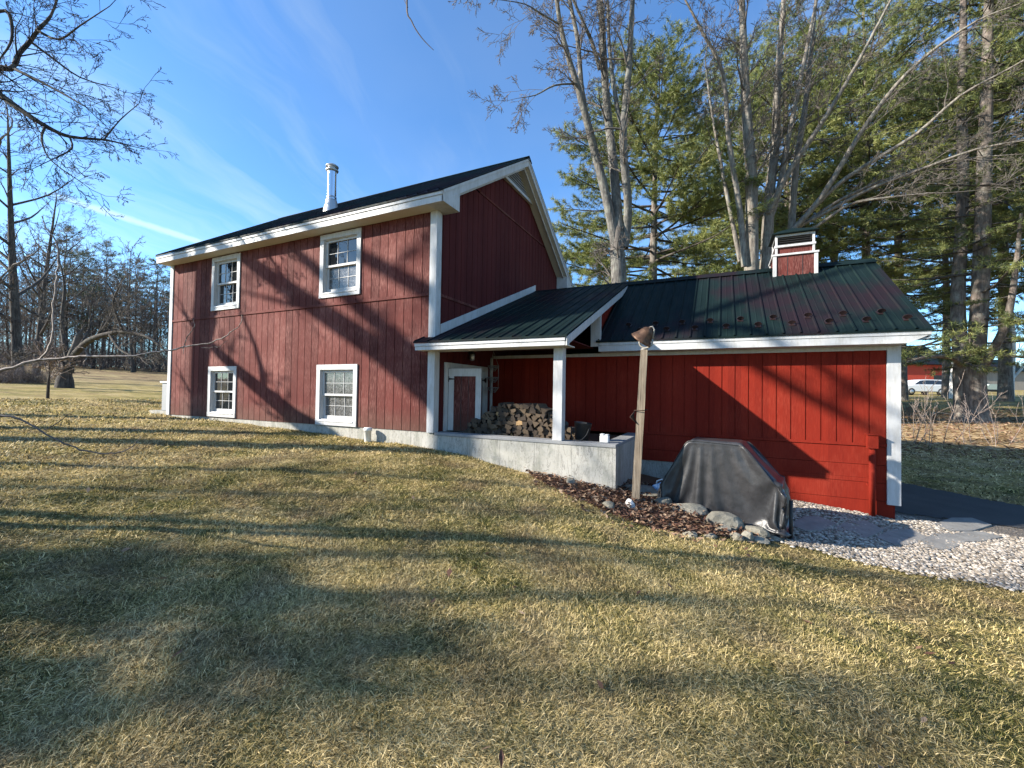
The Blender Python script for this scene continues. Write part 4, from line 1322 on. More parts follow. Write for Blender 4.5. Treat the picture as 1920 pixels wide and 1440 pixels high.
for k, ((l, t, r_, b), hf, lab, pale) in enumerate(STONES):
    p = gpx((l+r_)/2, b-2); dep_ = (p-CAM).dot(fwd); wd = (r_-l)*dep_/F
    hgt = (b-t)*dep_/F
    me = stone_mesh(40+k, wd*.56, max(.10, wd*.40), max(.04, hgt*hf)); me.name = 'field_stone'
    me.materials.append(MATS['pale_stone' if pale else 'field_stone'])
    o = link('field_stone', me); o.location = (p.x, p.y+wd*.12, p.z+hgt*.18); o.rotation_euler = (0, 0, R.uniform(-.3, .3))
    tag(o, lab, 'stone')
FLAGS = [((1478, 972, 1570, 1000), 'first flagstone from the grill cover, in its shadow'), ((1555, 980, 1660, 1014), 'second flagstone from the grill cover, a long dark slab'),
         ((1640, 996, 1742, 1026), 'third flagstone from the grill cover, pointed right end'), ((1745, 974, 1862, 1000), 'grey flagstone nearest the asphalt drive'),
         ((1770, 1000, 1880, 1020), 'sunlit grey flagstone right of the wing corner'), ((1720, 1004, 1812, 1036), 'mossy flagstone half hidden in the gravel')]
for k, ((l, t, r_, b), lab) in enumerate(FLAGS):
    q = np.array([g2(l, (t+b)/2), g2((l*2+r_)/3, b), g2((l+2*r_)/3, b), g2(r_, (t+b)/2+1), g2((l+2*r_)/3, t), g2((l*2+r_)/3, t)])
    c = q.mean(0); cz = gz(*c)
    rr = np.random.default_rng(k+3); pts = []
    for i in range(len(q)):
        for f in (0, .5):
            a = q[i]*(1-f)+q[(i+1) % len(q)]*f; pts.append(a*(1-.0)+(c-a)*rr.uniform(.0, .07))
    lo, hi = [], []
    for a in pts: zz = gz(*a)+.012; lo.append((a[0], a[1], zz-.03)); hi.append((a[0], a[1], zz+.018+rr.uniform(0, .006)))
    g = MB(); g.face(hi); 
    for i in range(len(pts)): g.face([lo[i], lo[(i+1) % len(pts)], hi[(i+1) % len(pts)], hi[i]])
    o = g.build('flagstone', 'flagstone', None, origin=(c[0], c[1], cz)); tag(o, lab, 'flagstone')

# ------------------------------------------------------------------ loose matter: pebbles, leaves, grass
def scatter(poly, n, rng):
    pl = np.array(poly); lo, hi = pl.min(0), pl.max(0)
    out = np.zeros((0, 2))
    while len(out) < n:
        q = rng.uniform(lo, hi, (n*2, 2)); q = q[inside(q[:, 0], q[:, 1], poly)]; out = np.vstack([out, q])
    return out[:n]
OCT_V = np.array([(1, 0, 0), (0, 1, 0), (-1, 0, 0), (0, -1, 0), (0, 0, 1), (0, 0, -1), (.62, .62, .55), (-.62, .6, .5), (-.6, -.62, .55), (.6, -.6, .5)], float)
OCT_F = np.array([(4, 6, 7), (4, 7, 8), (4, 8, 9), (4, 9, 6), (0, 1, 6), (1, 2, 7), (2, 3, 8), (3, 0, 9), (6, 1, 7), (7, 2, 8), (8, 3, 9), (9, 0, 6)])
rng = np.random.default_rng(3)
NEARG = [tuple(p) for p in lawn_edge] + [(lawn_edge[-1][0]+.8, lawn_edge[-1][1]-.05), (9.6, 2.6), (8.4, 2.45), (6.97, 2.42), (6.9, 2.14), (4.4, 2.14), (4.6, .6), (5.0, .2)]
q = scatter(NEARG, 21000, rng)
ed = np.array(lawn_edge); ei = rng.integers(0, len(ed)-1, 900); et = rng.uniform(0, 1, (900, 1))
q = np.vstack([q, ed[ei]*(1-et)+ed[ei+1]*et+rng.normal(0, .07, (900, 2))])
s = rng.uniform(.011, .026, len(q)); a = rng.uniform(0, 6.28, len(q))
base = OCT_V[None]*np.stack([s*rng.uniform(.9, 1.5, len(q)), s, s*rng.uniform(.5, .8, len(q))], -1)[:, None, :]*rng.uniform(.85, 1.15, (len(q), len(OCT_V), 1))
ca, sa_ = np.cos(a)[:, None], np.sin(a)[:, None]
V = np.stack([base[..., 0]*ca-base[..., 1]*sa_, base[..., 0]*sa_+base[..., 1]*ca, base[..., 2]], -1)
V[..., 0] += q[:, :1]; V[..., 1] += q[:, 1:]; V[..., 2] += (ground(q[:, 0], q[:, 1])+bumpz(q[:, 0], q[:, 1])+.012+s*.3)[:, None]
Ff = (OCT_F[None]+(np.arange(len(q))*len(OCT_V))[:, None, None]).reshape(-1, 3)
tn_ = np.repeat(rng.uniform(0, 1, len(q)), len(OCT_F))
tag(link('gravel', np_mesh('gravel', V.reshape(-1, 3), [Ff], 'pebbles', tone=tn_)), kind='stuff')

def leaf_arrays(q, zoff, rng, size=(.03, .06)):
    n = len(q); L_ = rng.uniform(*size, n); W_ = L_*rng.uniform(.3, .5, n); a = rng.uniform(0, 6.28, n)
    d = np.stack([np.cos(a), np.sin(a), rng.normal(0, .35, n)], -1); d /= np.linalg.norm(d, axis=1, keepdims=True)
    up = np.stack([rng.normal(0, .5, n), rng.normal(0, .5, n), np.ones(n)], -1)
    sd_ = np.cross(d, up); sd_ /= np.linalg.norm(sd_, axis=1, keepdims=True); nr = np.cross(sd_, d)
    c = np.stack([q[:, 0], q[:, 1], zoff], -1)
    e = lambda f, g_, h: c + d*(L_*f)[:, None] + sd_*(W_*g_)[:, None] + nr*(L_*h)[:, None]
    curl = rng.uniform(-.1, .35, n)
    V = np.stack([e(-1, 0, curl*.6), e(-.2, -1, curl), e(-.2, 1, curl), e(.0, 0, 0), e(1, 0, curl)], 1)
    # two halves folded along the midrib
    F4 = np.array([(0, 1, 3), (0, 3, 2), (1, 4, 3), (3, 4, 2)])
    Ff = (F4[None]+(np.arange(n)*5)[:, None, None]).reshape(-1, 3)
    return V.reshape(-1, 3), Ff, np.repeat(rng.uniform(0, 1, n), 4)
q = scatter(BED, 7500, rng)
ed = np.array(bed_lo); ei = rng.integers(0, len(ed)-2, 260); et = rng.uniform(0, 1, (260, 1))
q = np.vstack([q, ed[ei]*(1-et)+ed[ei+1]*et+rng.normal(0, .16, (260, 2))-np.array([0, .06])])
q = q[(q[:, 1] < 1.2)]
ez = ground(q[:, 0], q[:, 1])+.03+np.abs(rng.normal(0, .022, len(q)))
V, Ff, tn_ = leaf_arrays(q, ez, rng, (.016, .046))
tag(link('leaf_litter', np_mesh('leaf_litter', V, [Ff], 'dead_leaves', tone=tn_)), kind='stuff')
# dry leaves and litter over the bank under the pines
q = np.stack([rng.uniform(6.5, 26, 9000), rng.uniform(10, 27, 9000)], -1)
V, Ff, tn_ = leaf_arrays(q, ground(q[:, 0], q[:, 1])+.02+np.abs(rng.normal(0, .02, len(q))), rng, (.05, .09))
tag(link('bank_leaves', np_mesh('bank_leaves', V, [Ff], 'dead_leaves', tone=np.clip(tn_*.6+.38, 0, 1))), kind='stuff')
# single leaves blown onto the lawn
q = np.vstack([scatter([(-3, -1), (3, -.8), (7, -2), (5, -5), (1, -5), (-4, -4)], 70, rng)])
V, Ff, tn_ = leaf_arrays(q, ground(q[:, 0], q[:, 1])+.03, rng, (.02, .045))
tag(link('fallen_leaves', np_mesh('fallen_leaves', V, [Ff], 'dead_leaves', tone=tn_)), kind='stuff')

# grass: matted winter blades, denser and finer near the viewer
def blades(r0, r1, density, ln, wd, rng):
    a0, a1 = YAW-rad(62), YAW+rad(62)
    n = int(density*(a1-a0)/2*(r1*r1-r0*r0))
    r = np.sqrt(rng.uniform(r0*r0, r1*r1, n)); a = rng.uniform(a0, a1, n)
    x = CAM.x+r*np.sin(a); y = CAM.y+r*np.cos(a)
    ok = ~(inside(x, y, GRAVEL) | inside(x, y, DRIVE) | inside(x, y, BED)) & ~((x > L-.05) & (x < 3.2) & (y > -.01) & (y < 6.6)) & ~((x > 3) & (x < 7) & (y > 1.9) & (y < 6.6))
    ok &= ~((x > 7.5) & (y > 11.5) & (y < 25))
    x, y = x[ok], y[ok]; n = len(x)
    z = ground(x, y)+bumpz(x, y)
    # the nap of the lawn swirls from patch to patch
    nap = 1.9*np.sin(x*.8+1.1*np.sin(y*.7))+1.3*np.sin(y*1.3-x*.5)+.9*np.sin(x*2.3+y*1.9)
    h = nap+rng.normal(0, 1.7, n)
    L_ = rng.uniform(.6, 1.25, n)*ln; W_ = rng.uniform(.7, 1.3, n)*wd
    clump = np.sin(x*5.3+2*np.sin(y*3.1))*np.sin(y*4.7-x*2.2)
    tilt = np.clip(rng.normal(.36+.16*clump, .32, n), .02, 1.3)
    d0 = np.stack([np.cos(h)*np.cos(tilt), np.sin(h)*np.cos(tilt), np.sin(tilt)], -1)
    d1 = d0+np.stack([rng.normal(0, .25, n), rng.normal(0, .25, n), -np.abs(rng.normal(.30, .2, n))], -1)
    s = np.stack([-np.sin(h), np.cos(h), rng.normal(0, .3, n)], -1)*W_[:, None]/2
    b = np.stack([x, y, z-.002+np.abs(rng.normal(0, .006, n))], -1); m = b+d0*(L_*.5)[:, None]; t = m+d1*(L_*.5)[:, None]
    t[:, 2] = np.maximum(t[:, 2], z+.002)
    V = np.stack([b-s, b+s, m+s*.8, m-s*.8, t], 1).reshape(-1, 3)
    i = np.arange(n)*5
    return V, np.stack([i, i+1, i+2, i+3], -1), np.stack([i+3, i+2, i+4], -1), rng.uniform(0, 1, n)
VV, QQ, TT, tone4, tone3, off_ = [], [], [], [], [], 0
for r0, r1, den, ln, wd in ((.8, 2.6, 24000, .042, .0022), (2.6, 4.2, 16000, .045, .0028), (4.2, 7, 7000, .050, .0042), (7, 12, 2400, .06, .008), (12, 22, 300, .09, .018)):
    V, q4, t3, tn_ = blades(r0, r1, den, ln, wd, rng)
    VV.append(V); QQ.append(q4+off_); TT.append(t3+off_); tone4.append(tn_); tone3.append(tn_); off_ += len(V)
me = np_mesh('grass', np.vstack(VV), [np.vstack(QQ), np.vstack(TT)], 'grass_blades', tone=np.concatenate(tone4+tone3))
tag(link('grass', me), kind='stuff')
print('grass blades', off_//5)

# ------------------------------------------------------------------ trees
def rot_about(v, ax, a): return Matrix.Rotation(a, 3, ax) @ v
def grow(out, p, d, ln, r, lev, R, up=.05, wig=.13, kids=(5, 5, 4), ang=(28, 58), rmin=.006, shrink=(.38, .66), droop=0.0, first=.18):
    n = 3 if ln < .6 else 4 if ln < 1.4 else 6 if ln < 3 else 8
    st = ln/n; pts = [p.copy()]; rr = [max(r, rmin)]; dirs = [d.copy()]
    for i in range(n):
        d = (d + Vector((R.gauss(0, wig), R.gauss(0, wig), R.gauss(0, wig)+up-droop))).normalized()
        p = p + d*st; pts.append(p); rr.append(max(rmin, r*(1-.88*(i+1)/n))); dirs.append(d)
    out.append((pts, rr))
    if lev <= 0: return
    k = kids[min(len(kids)-1, len(kids)-lev)] if lev <= len(kids) else kids[0]
    for j in range(k):
        t = first+(1-first)*(j+R.random())/k; i = min(n-1, int(t*n)); f = t*n-i
        q = pts[i].lerp(pts[i+1], f); dd = dirs[i+1]
        ax = dd.cross(Vector((R.gauss(0, 1), R.gauss(0, 1), R.gauss(0, 1)))).normalized()
        nd = rot_about(dd, ax, rad(R.uniform(*ang)))
        grow(out, q, nd, ln*R.uniform(*shrink)*(1.12-.55*t), max(rmin, rr[i]*R.uniform(.42, .62)), lev-1, R, up, wig, kids, ang, rmin, shrink, droop)

def smooth_poly(ctrl, sub=3):
    """Catmull-Rom through (point, radius) controls"""
    P = [Vector(p) for p, _ in ctrl]; r = [q for _, q in ctrl]
    if len(P) == 2: return [P[0], P[0].lerp(P[1], .5), P[1]], [r[0], (r[0]+r[1])/2, r[1]]
    pts, rr = [], []
    for i in range(len(P)-1):
        p0 = P[max(i-1, 0)]; p1 = P[i]; p2 = P[i+1]; p3 = P[min(i+2, len(P)-1)]
        for s in range(sub):
            t = s/sub
            pts.append(.5*((2*p1)+(p2-p0)*t+(2*p0-5*p1+4*p2-p3)*t*t+(3*p1-p0-3*p2+p3)*t**3)); rr.append(r[i]*(1-t)+r[i+1]*t)
    pts.append(P[-1]); rr.append(r[-1]); return pts, rr

def bare_tree(name, base, limbs, label, cat='tree', group=None, seed=1, bark_m='maple_bark', twig_m='twig_bark', kids=(5, 5, 4), lev=3, per_m=1.1, ln=(1.3, 2.6),
              start=.25, up=.05, ang=(30, 60), rmin=.006, droop=0.0, wig=.13, tip=True, spread=None):
    """limbs: lists of (point, radius) controls that carry the wood; twigs grow along them"""
    R = random.Random(seed)
    t = thing(name, base, label, cat, group)
    wood, tw = [], []
    for li, ctrl in enumerate(limbs):
        pts, rr = smooth_poly(ctrl); wood.append((pts, rr))
        total = sum((pts[i+1]-pts[i]).length for i in range(len(pts)-1))
        s0 = start if li == 0 or not isinstance(start, (list, tuple)) else start
        nk = max(1, int(total*per_m)); acc = 0
        for j in range(nk):
            f = s0+(1-s0)*(j+R.random())/nk; x = f*(len(pts)-1); i = min(len(pts)-2, int(x))
            q = pts[i].lerp(pts[i+1], x-i); dd = (pts[i+1]-pts[i]).normalized()
            ax = dd.cross(Vector((R.gauss(0, 1), R.gauss(0, 1), R.gauss(0, 1)))).normalized()
            nd = rot_about(dd, ax, rad(R.uniform(*ang)))
            if spread is not None: nd = (nd+spread*R.random()).normalized()
            grow(tw, q, nd, R.uniform(*ln)*(1.15-.5*f), max(rmin, min(.05, rr[i]*R.uniform(.22, .4))), lev, R, up, wig, kids, (25, 55), rmin, droop=droop)
        if tip: grow(tw, pts[-1], (pts[-1]-pts[-2]).normalized(), R.uniform(*ln), rr[-1], lev, R, up, wig, kids, (22, 48), rmin, droop=droop)
    link('trunk', tube_mesh('trunk', wood, bark_m, base), t)
    link('crown', tube_mesh('crown', tw, twig_m, base), t)
    return t
def copy_tree(o, loc, rz, s, label=None, group=None):
    c = o.copy(); C.objects.link(c); c.location = loc; c.rotation_euler = (0, 0, rz); c.scale = (s, s, s)
    if label: c['label'] = label
    if group: c['group'] = group
    for ch in list(o.children):
        d_ = ch.copy(); C.objects.link(d_); d_.parent = c
    return c
def PX(depth, *pts):
    """(px, py, radius[, depth offset]) -> limb controls at that distance"""
    return [(at(q[0], q[1], depth+(q[3] if len(q) > 3 else 0)), q[2]) for q in pts]

# -- grey maple with several stems right behind the wing roof
b = at(1160, 530, 16.5); b.z = gz(b.x, b.y)
D = 16.5
limbs = [[(b-Vector((0, 0, .3)), .36), (b+Vector((0, 0, 1.2)), .30)] + PX(D, (1160, 525, .30), (1157, 470, .27)),
 PX(D, (1157, 475, .20), (1149, 431, .19), (1136, 367, .175), (1119, 300, .16), (1100, 225, .14, -.3), (1085, 169, .12, -.5), (1066, 109, .10, -.7), (1051, 49, .085, -.9), (1040, -30, .07, -1.1), (1030, -120, .045, -1.3)),
 PX(D, (1096, 200, .10, -.3), (1090, 160, .095), (1083, 75, .085, .2), (1068, 0, .07, .4), (1050, -110, .04, .6)),
 PX(D, (1161, 470, .20), (1160, 431, .195), (1151, 319, .175, .3), (1139, 206, .155, .5), (1132, 112, .14, .7), (1128, 30, .12, .9), (1120, -60, .09, 1.0), (1115, -170, .05, 1.2)),
 PX(D, (1124, 130, .08, .6), (1112, 85, .075, .5), (1100, 56, .065, .3), (1075, 0, .05, 0), (1040, -80, .03, -.4)),
 PX(D, (1170, 465, .17), (1175, 430, .165), (1177, 375, .155, -.3), (1168, 262, .145, -.5), (1179, 131, .115, -.6), (1186, 0, .085, -.7), (1196, -110, .05, -.9)),
 PX(D, (1168, 240, .085, -.5), (1156, 195, .08, -.4), (1143, 94, .065, -.2), (1139, 0, .05, 0), (1130, -90, .03, .3)),
 PX(D, (1080, 157, .045, -.6), (1040, 160, .035, -.9), (1005, 178, .022, -1.2), (972, 184, .010, -1.5)),
 PX(D, (1050, 46, .05, -.9), (1018, 28, .04, -1.3), (985, 8, .025, -1.6), (940, 0, .015, -2))]
bare_tree('maple_tree', b, limbs, 'tall grey maple with several slim stems, rising right behind the middle of the wing roof', group=None, seed=5, bark_m='grey_bark', twig_m='twig_bark',
          kids=(5, 5, 4), lev=3, per_m=1.25, ln=(1.2, 2.6), start=.38, up=-.01, droop=.03, rmin=.0068, spread=Vector((-.5, -.2, 0)))

# -- big shaggy maple behind the cupola, its limbs fanning out to the right
D = 18.2
b = at(1411, 500, D); b.z = gz(b.x, b.y)
limbs = [[(b-Vector((0, 0, .3)), .50), (b+Vector((0, 0, 1)), .42)] + PX(D, (1409, 500, 0.281), (1409, 347, 0.234), (1402, 243, 0.203), (1396, 139, 0.172), (1393, 52, 0.140), (1390, -40, 0.101), (1388, -140, 0.055)),
 [(b+Vector((.3, .3, 0)), .40)] + PX(D, (1437, 486, 0.250, .4), (1443, 365, 0.203, .4), (1453, 278, 0.179, .5), (1458, 156, 0.140, .6), (1467, 35, 0.101, .6), (1475, -90, 0.055, .6)),
 PX(D, (1396, 500, 0.125, -.5), (1388, 400, 0.117, -.6), (1366, 260, 0.094, -.8), (1356, 139, 0.078, -1), (1318, 62, 0.055, -1.2), (1285, 0, 0.035, -1.4), (1250, -60, 0.016, -1.6)),
 PX(D, (1388, 490, 0.094, -.2), (1363, 365, 0.078, -.1), (1345, 270, 0.062, .0), (1330, 180, 0.039, .2), (1322, 110, 0.023, .3)),
 PX(D, (1440, 420, 0.140, .4), (1460, 360, 0.129, .2), (1480, 250, 0.101, 0), (1505, 130, 0.078, -.3), (1525, 30, 0.055, -.5), (1545, -60, 0.031, -.8)),
 PX(D, (1484, 430, 0.156, .8), (1492, 312, 0.140, .8), (1509, 208, 0.117, .8), (1520, 104, 0.094, .9), (1530, 0, 0.066, 1), (1540, -100, 0.031, 1.1)),
 PX(D, (1440, 400, 0.117, .2), (1475, 330, 0.109, -.3), (1520, 262, 0.098, -.8), (1560, 200, 0.078, -1.3), (1607, 120, 0.062, -1.8), (1665, 10, 0.039, -2.4), (1700, -60, 0.023, -2.8)),
 PX(D, (1474, 444, 0.117, .3), (1540, 370, 0.105, -.3), (1610, 255, 0.090, -1.2), (1680, 160, 0.070, -2), (1745, 98, 0.055, -2.7), (1830, 40, 0.035, -3.6), (1905, 10, 0.023, -4.2)),
 PX(D, (1480, 440, 0.109, .4), (1560, 355, 0.094, -.4), (1640, 300, 0.078, -1.2), (1720, 250, 0.062, -2), (1800, 180, 0.047, -2.8), (1890, 130, 0.031, -3.6), (1960, 90, 0.016, -4.2)),
 PX(D, (1482, 432, 0.094, .5), (1545, 400, 0.078, 0), (1630, 355, 0.066, -.7), (1725, 318, 0.055, -1.5), (1830, 280, 0.039, -2.5), (1930, 262, 0.023, -3.4)),
 PX(D, (1500, 425, 0.070, .6), (1580, 372, 0.062, .1), (1680, 330, 0.047, -.6), (1790, 300, 0.031, -1.6), (1900, 290, 0.016, -2.5)),
 PX(D, (1484, 448, 0.078, .3), (1530, 425, 0.066, -.3), (1590, 385, 0.055, -1), (1650, 372, 0.039, -1.7), (1740, 362, 0.023, -2.6))]
bare_tree('maple_tree', b, limbs, 'big shaggy barked maple behind the cupola with many limbs fanning out to the right', seed=8, kids=(5, 4, 4), lev=3, per_m=1.15, ln=(1.3, 2.9),
          start=.30, up=.02, rmin=.0068, spread=Vector((.5, -.3, 0)))

# -- pines
def pine_meshes(seed, H, rt, crown0, reach, dens=1.0, needle='pine_needles', top_bare=.0, blade=.19, gap=.25, sides=1.0, tuft_k=13):
    """a white pine: trunk and whorled limbs (wood), and tufts of needles along the limbs (foliage)"""
    R = random.Random(seed); rg = np.random.default_rng(seed)
    wood, tw = [], []
    n = 12; lean = Vector((R.gauss(0, .012), R.gauss(0, .012), 0))
    tp = [Vector((R.gauss(0, .05)*i/n, R.gauss(0, .05)*i/n, H*i/n-.2))+lean*H*(i/n)**2 for i in range(n+1)]
    tr = [rt*(1.18 if i == 0 else 1)*(1-.93*(i/n)**1.15) for i in range(n+1)]
    pts, rr = smooth_poly(list(zip(tp, tr)), 2)
    wood.append((pts, rr))
    tufts = []
    z = H*crown0
    def trunk_at(z):
        f = max(0, min(.999, (z+.2)/H))*n; i = int(f); return tp[i].lerp(tp[i+1], f-i)
    while z < H*.985:
        t = (z/H-crown0)/(1-crown0)
        prof = reach*(math.sin(math.pi*min(1, .22+.78*t)**.8))**.6*(1.0-.12*t)+.25 if t < .97 else .4
        m = R.choice((3, 4, 4, 5))
        a0 = R.uniform(0, 6.28)
        for k in range(m):
            if R.random() < gap: continue
            a = a0+k*6.283/m+R.gauss(0, .25); Lb = prof*R.uniform(.6, 1.12)
            p = trunk_at(z+R.uniform(-.15, .15)); ele = -.10+.55*t+R.gauss(0, .10)
            d = Vector((math.cos(a)*math.cos(ele), math.sin(a)*math.cos(ele), math.sin(ele)))
            nb = 7; st = Lb/nb; bp_ = [p.copy()]; dirs = []
            for i in range(nb):
                d = (d+Vector((R.gauss(0, .05), R.gauss(0, .05), (.055 if i > 2 else -.03)+R.gauss(0, .03)))).normalized(); dirs.append(d)
                p = p+d*st; bp_.append(p)
            r0 = max(.018, min(.07, Lb*.013)); wood.append((bp_, [r0*(1-.8*i/nb) for i in range(nb+1)]))
            # side sprays lying in flat plates
            ns = int(Lb*3.0*dens)+2
            for j in range(ns):
                f = .22+.78*(j+R.random())/ns; x = f*nb; i = min(nb-1, int(x)); q = bp_[i].lerp(bp_[i+1], x-i); dd = dirs[i]
                sgn = 1 if j % 2 else -1
                sd_ = dd.cross(Vector((0, 0, 1))).normalized()*sgn
                e = (dd*R.uniform(.35, .9)+sd_*R.uniform(.5, 1)+Vector((0, 0, R.uniform(-.05, .30)))).normalized()
                ls = Lb*R.uniform(.16, .34)*(1.25-f*.75)+.15; qe = q+e*ls
                tw.append(([q, q.lerp(qe, .5)+Vector((0, 0, .02)), qe], [.010, .008, .006]))
                nt_ = max(2, int(ls*5.2*dens))
                for u in range(nt_):
                    g = .25+.75*(u+R.random())/nt_
                    tufts.append((q.lerp(qe, g), e+Vector((R.gauss(0, .35), R.gauss(0, .35), R.gauss(.15, .3)))))
            tufts.append((bp_[-1], dirs[-1]))
        z += R.uniform(.30, .52)*(1.15-.35*t)
    for i in range(14): tufts.append((tp[-1]-Vector((R.gauss(0, .15), R.gauss(0, .15), R.uniform(0, 1.0))), Vector((R.gauss(0, .6), R.gauss(0, .6), 1))))
    P = np.array([tuple(a) for a, _ in tufts]); Dv = np.array([tuple(b) for _, b in tufts]); Dv /= np.linalg.norm(Dv, axis=1, keepdims=True)
    K = tuft_k; N = len(P)
    Pk = np.repeat(P, K, 0)+rg.normal(0, .035, (N*K, 3)); dk = np.repeat(Dv, K, 0)*.7+rg.normal(0, .62, (N*K, 3)); dk /= np.linalg.norm(dk, axis=1, keepdims=True)
    ln_ = rg.uniform(.7, 1.25, N*K)*blade; s = np.cross(dk, rg.normal(0, 1, (N*K, 3))); s /= np.linalg.norm(s, axis=1, keepdims=True)
    s *= (blade*.052)
    tip = Pk+dk*ln_[:, None]+np.array([0, 0, -.02])
    V = np.stack([Pk-s, Pk+s, tip], 1).reshape(-1, 3); Ff = np.arange(N*K*3).reshape(-1, 3)
    tone = np.clip(np.repeat(rg.uniform(0, 1, N), K)*.7+rg.uniform(0, .3, N*K), 0, 1)
    mt = tube_mesh('trunk', wood[:1], 'pine_bark')
    vb, qb = tubes_arrays(wood[1:]+tw)
    nb_ = len(vb)
    V2 = np.vstack([vb, V]); mi = np.r_[np.zeros(len(qb), int), np.ones(len(Ff), int)]
    mc = np_mesh('crown', V2, [qb, Ff+nb_], ['dark_bark', needle], tone=np.r_[np.zeros(len(qb)), tone], mat_idx=mi)
    return mt, mc
def pine(meshes, loc, rz, s, label, group=None, sz=1.0, name='pine_tree'):
    t = thing(name, loc, label, 'tree', group); t.rotation_euler = (0, 0, rz); t.scale = (s, s, s*sz)
    link('trunk', meshes[0], t); link('crown', meshes[1], t); return t
def spot(px, depth):
    p = at(px, 720, depth); return (p.x, p.y, gz(p.x, p.y))
PA = pine_meshes(21, 21, .30, .20, 6.2, 1.4, gap=.16, blade=.25)
PB = pine_meshes(22, 27, .30, .28, 5.4, 1.15, gap=.36, blade=.25)
PC = pine_meshes(23, 28, .36, .26, 6.0, 1.1, gap=.42, needle='pine_needles_dark', blade=.25)
for px, dep_, m_, rz, s, sz, lab in (
 (1222, 22.5, PA, 0.4, .98, .96, 'full crowned pine behind the grey maple, standing alone against the sky'),
 (1385, 31, PB, 1.1, 1.0, 1.0, 'pine seen through the left stems of the shaggy maple'),
 (1475, 27, PB, 2.7, .95, 1.0, 'tall dark trunked pine behind the cupola roof'),
 (1560, 33, PC, .7, 1.0, 1.0, 'far pine showing between the maple limbs right of the cupola'),
 (1625, 25.5, PB, 4.0, 1.0, 1.02, 'tall straight pine behind the right end of the wing roof'),
 (1690, 31, PC, 3.1, 1.0, .95, 'pine farther back between wing roof end and the twin trunked pine'),
 (1975, 18.5, PC, 5.0, 1.0, 1.0, 'pine at the right edge of the photo, only its branches in view'),
 (1885, 29, PC, 1.9, 1.0, 1.0, 'pine behind the twin trunked one, right of it'),
 (1775, 35, PB, 5.2, 1.0, 1.0, 'farthest pine, between the wing roof end and the twin trunked pine'),
 (1960, 25, PB, .9, 1.0, 1.0, 'pine at the right edge behind the nearest branches')):
    pine(m_, spot(px, dep_), rz, s, lab, sz=sz)

# -- the old pine with a thick trunk that splits into stems, on the leaf bank to the right
D = 19.0
b = at(1820, 790, D); b.z = gz(b.x, b.y)
R9 = random.Random(99); rg9 = np.random.default_rng(99)
t = thing('old_pine_tree', b, 'old pine whose very thick dark trunk divides into two tall stems', 'tree')
stems = [[(b+Vector((0, 0, -.3)), .95), (b+Vector((0, 0, .12)), .68), (b+Vector((0, 0, .6)), .56)] + PX(D, (1819, 745, .54), (1817, 705, .53), (1816, 685, .50)),
 PX(D, (1808, 700, .30), (1800, 650, .27, .1), (1796, 560, .25, .2), (1801, 460, .23, .3), (1806, 330, .20, .3), (1803, 200, .17, .4), (1806, 60, .13, .5), (1806, -120, .08, .5), (1806, -300, .03, .5)),
 PX(D, (1826, 700, .34), (1832, 640, .31, -.2), (1838, 540, .29, -.3), (1842, 430, .27, -.4), (1846, 300, .24, -.5), (1850, 170, .20, -.5), (1853, 40, .16, -.5), (1856, -150, .10, -.5), (1858, -380, .03, -.5)),
 PX(D, (1836, 698, .20), (1852, 672, .18, -.4), (1876, 630, .15, -.9), (1893, 580, .12, -1.3), (1905, 500, .09, -1.6), (1915, 400, .05, -1.8)),
 PX(D, (1806, 690, .13), (1790, 672, .12, -.4), (1760, 668, .085, -1.0), (1725, 672, .05, -1.7), (1700, 680, .02, -2.2))]
sp = [smooth_poly(c) for c in stems]
link('trunk', tube_mesh('trunk', sp, 'pine_bark', b), t)
wood, tw, tufts = [], [], []
for si, (pts, rr) in enumerate(sp[1:]):
    tot = sum((pts[i+1]-pts[i]).length for i in range(len(pts)-1))
    nb_ = int(tot*(3.0 if si < 2 else 3.4))
    for j in range(nb_):
        f = .08+.92*(j+R9.random())/nb_; x = f*(len(pts)-1); i = min(len(pts)-2, int(x)); q = pts[i].lerp(pts[i+1], x-i)
        a = R9.uniform(0, 6.28); el = -.12+.25*f+R9.gauss(0, .14); d = Vector((math.cos(a)*math.cos(el), math.sin(a)*math.cos(el), math.sin(el)))
        Lb = (R9.uniform(2.2, 5.4)*(1.1-.6*f)) if si < 2 else R9.uniform(.7, 1.8)
        bp_ = [q.copy()]; dirs = []
        for m_ in range(6):
            d = (d+Vector((R9.gauss(0, .07), R9.gauss(0, .07), -.02+.02*m_+R9.gauss(0, .04)))).normalized(); dirs.append(d); q = q+d*(Lb/6); bp_.append(q)
        wood.append((bp_, [max(.012, Lb*.011)*(1-.8*m_/6) for m_ in range(7)]))
        if R9.random() < .16: continue
        ns = int(Lb*2.6)+2
        for u in range(ns):
            f2 = .25+.75*(u+R9.random())/ns; x2 = f2*6; i2 = min(5, int(x2)); q2 = bp_[i2].lerp(bp_[i2+1], x2-i2)
            e = (dirs[i2]*R9.uniform(.4, 1)+dirs[i2].cross(Vector((0, 0, 1)))*R9.choice((-1, 1))*R9.uniform(.4, 1)+Vector((0, 0, R9.uniform(-.1, .25)))).normalized()
            ls = R9.uniform(.35, .95); qe = q2+e*ls
            tw.append(([q2, q2.lerp(qe, .5), qe], [.009, .008, .006]))
            for v in range(4): tufts.append((q2.lerp(qe, .3+.7*(v+R9.random())/4), e+Vector((R9.gauss(0, .35), R9.gauss(0, .35), R9.gauss(.1, .3)))))
P = np.array([tuple(a) for a, _ in tufts]); Dv = np.array([tuple(c) for _, c in tufts]); Dv /= np.linalg.norm(Dv, axis=1, keepdims=True)
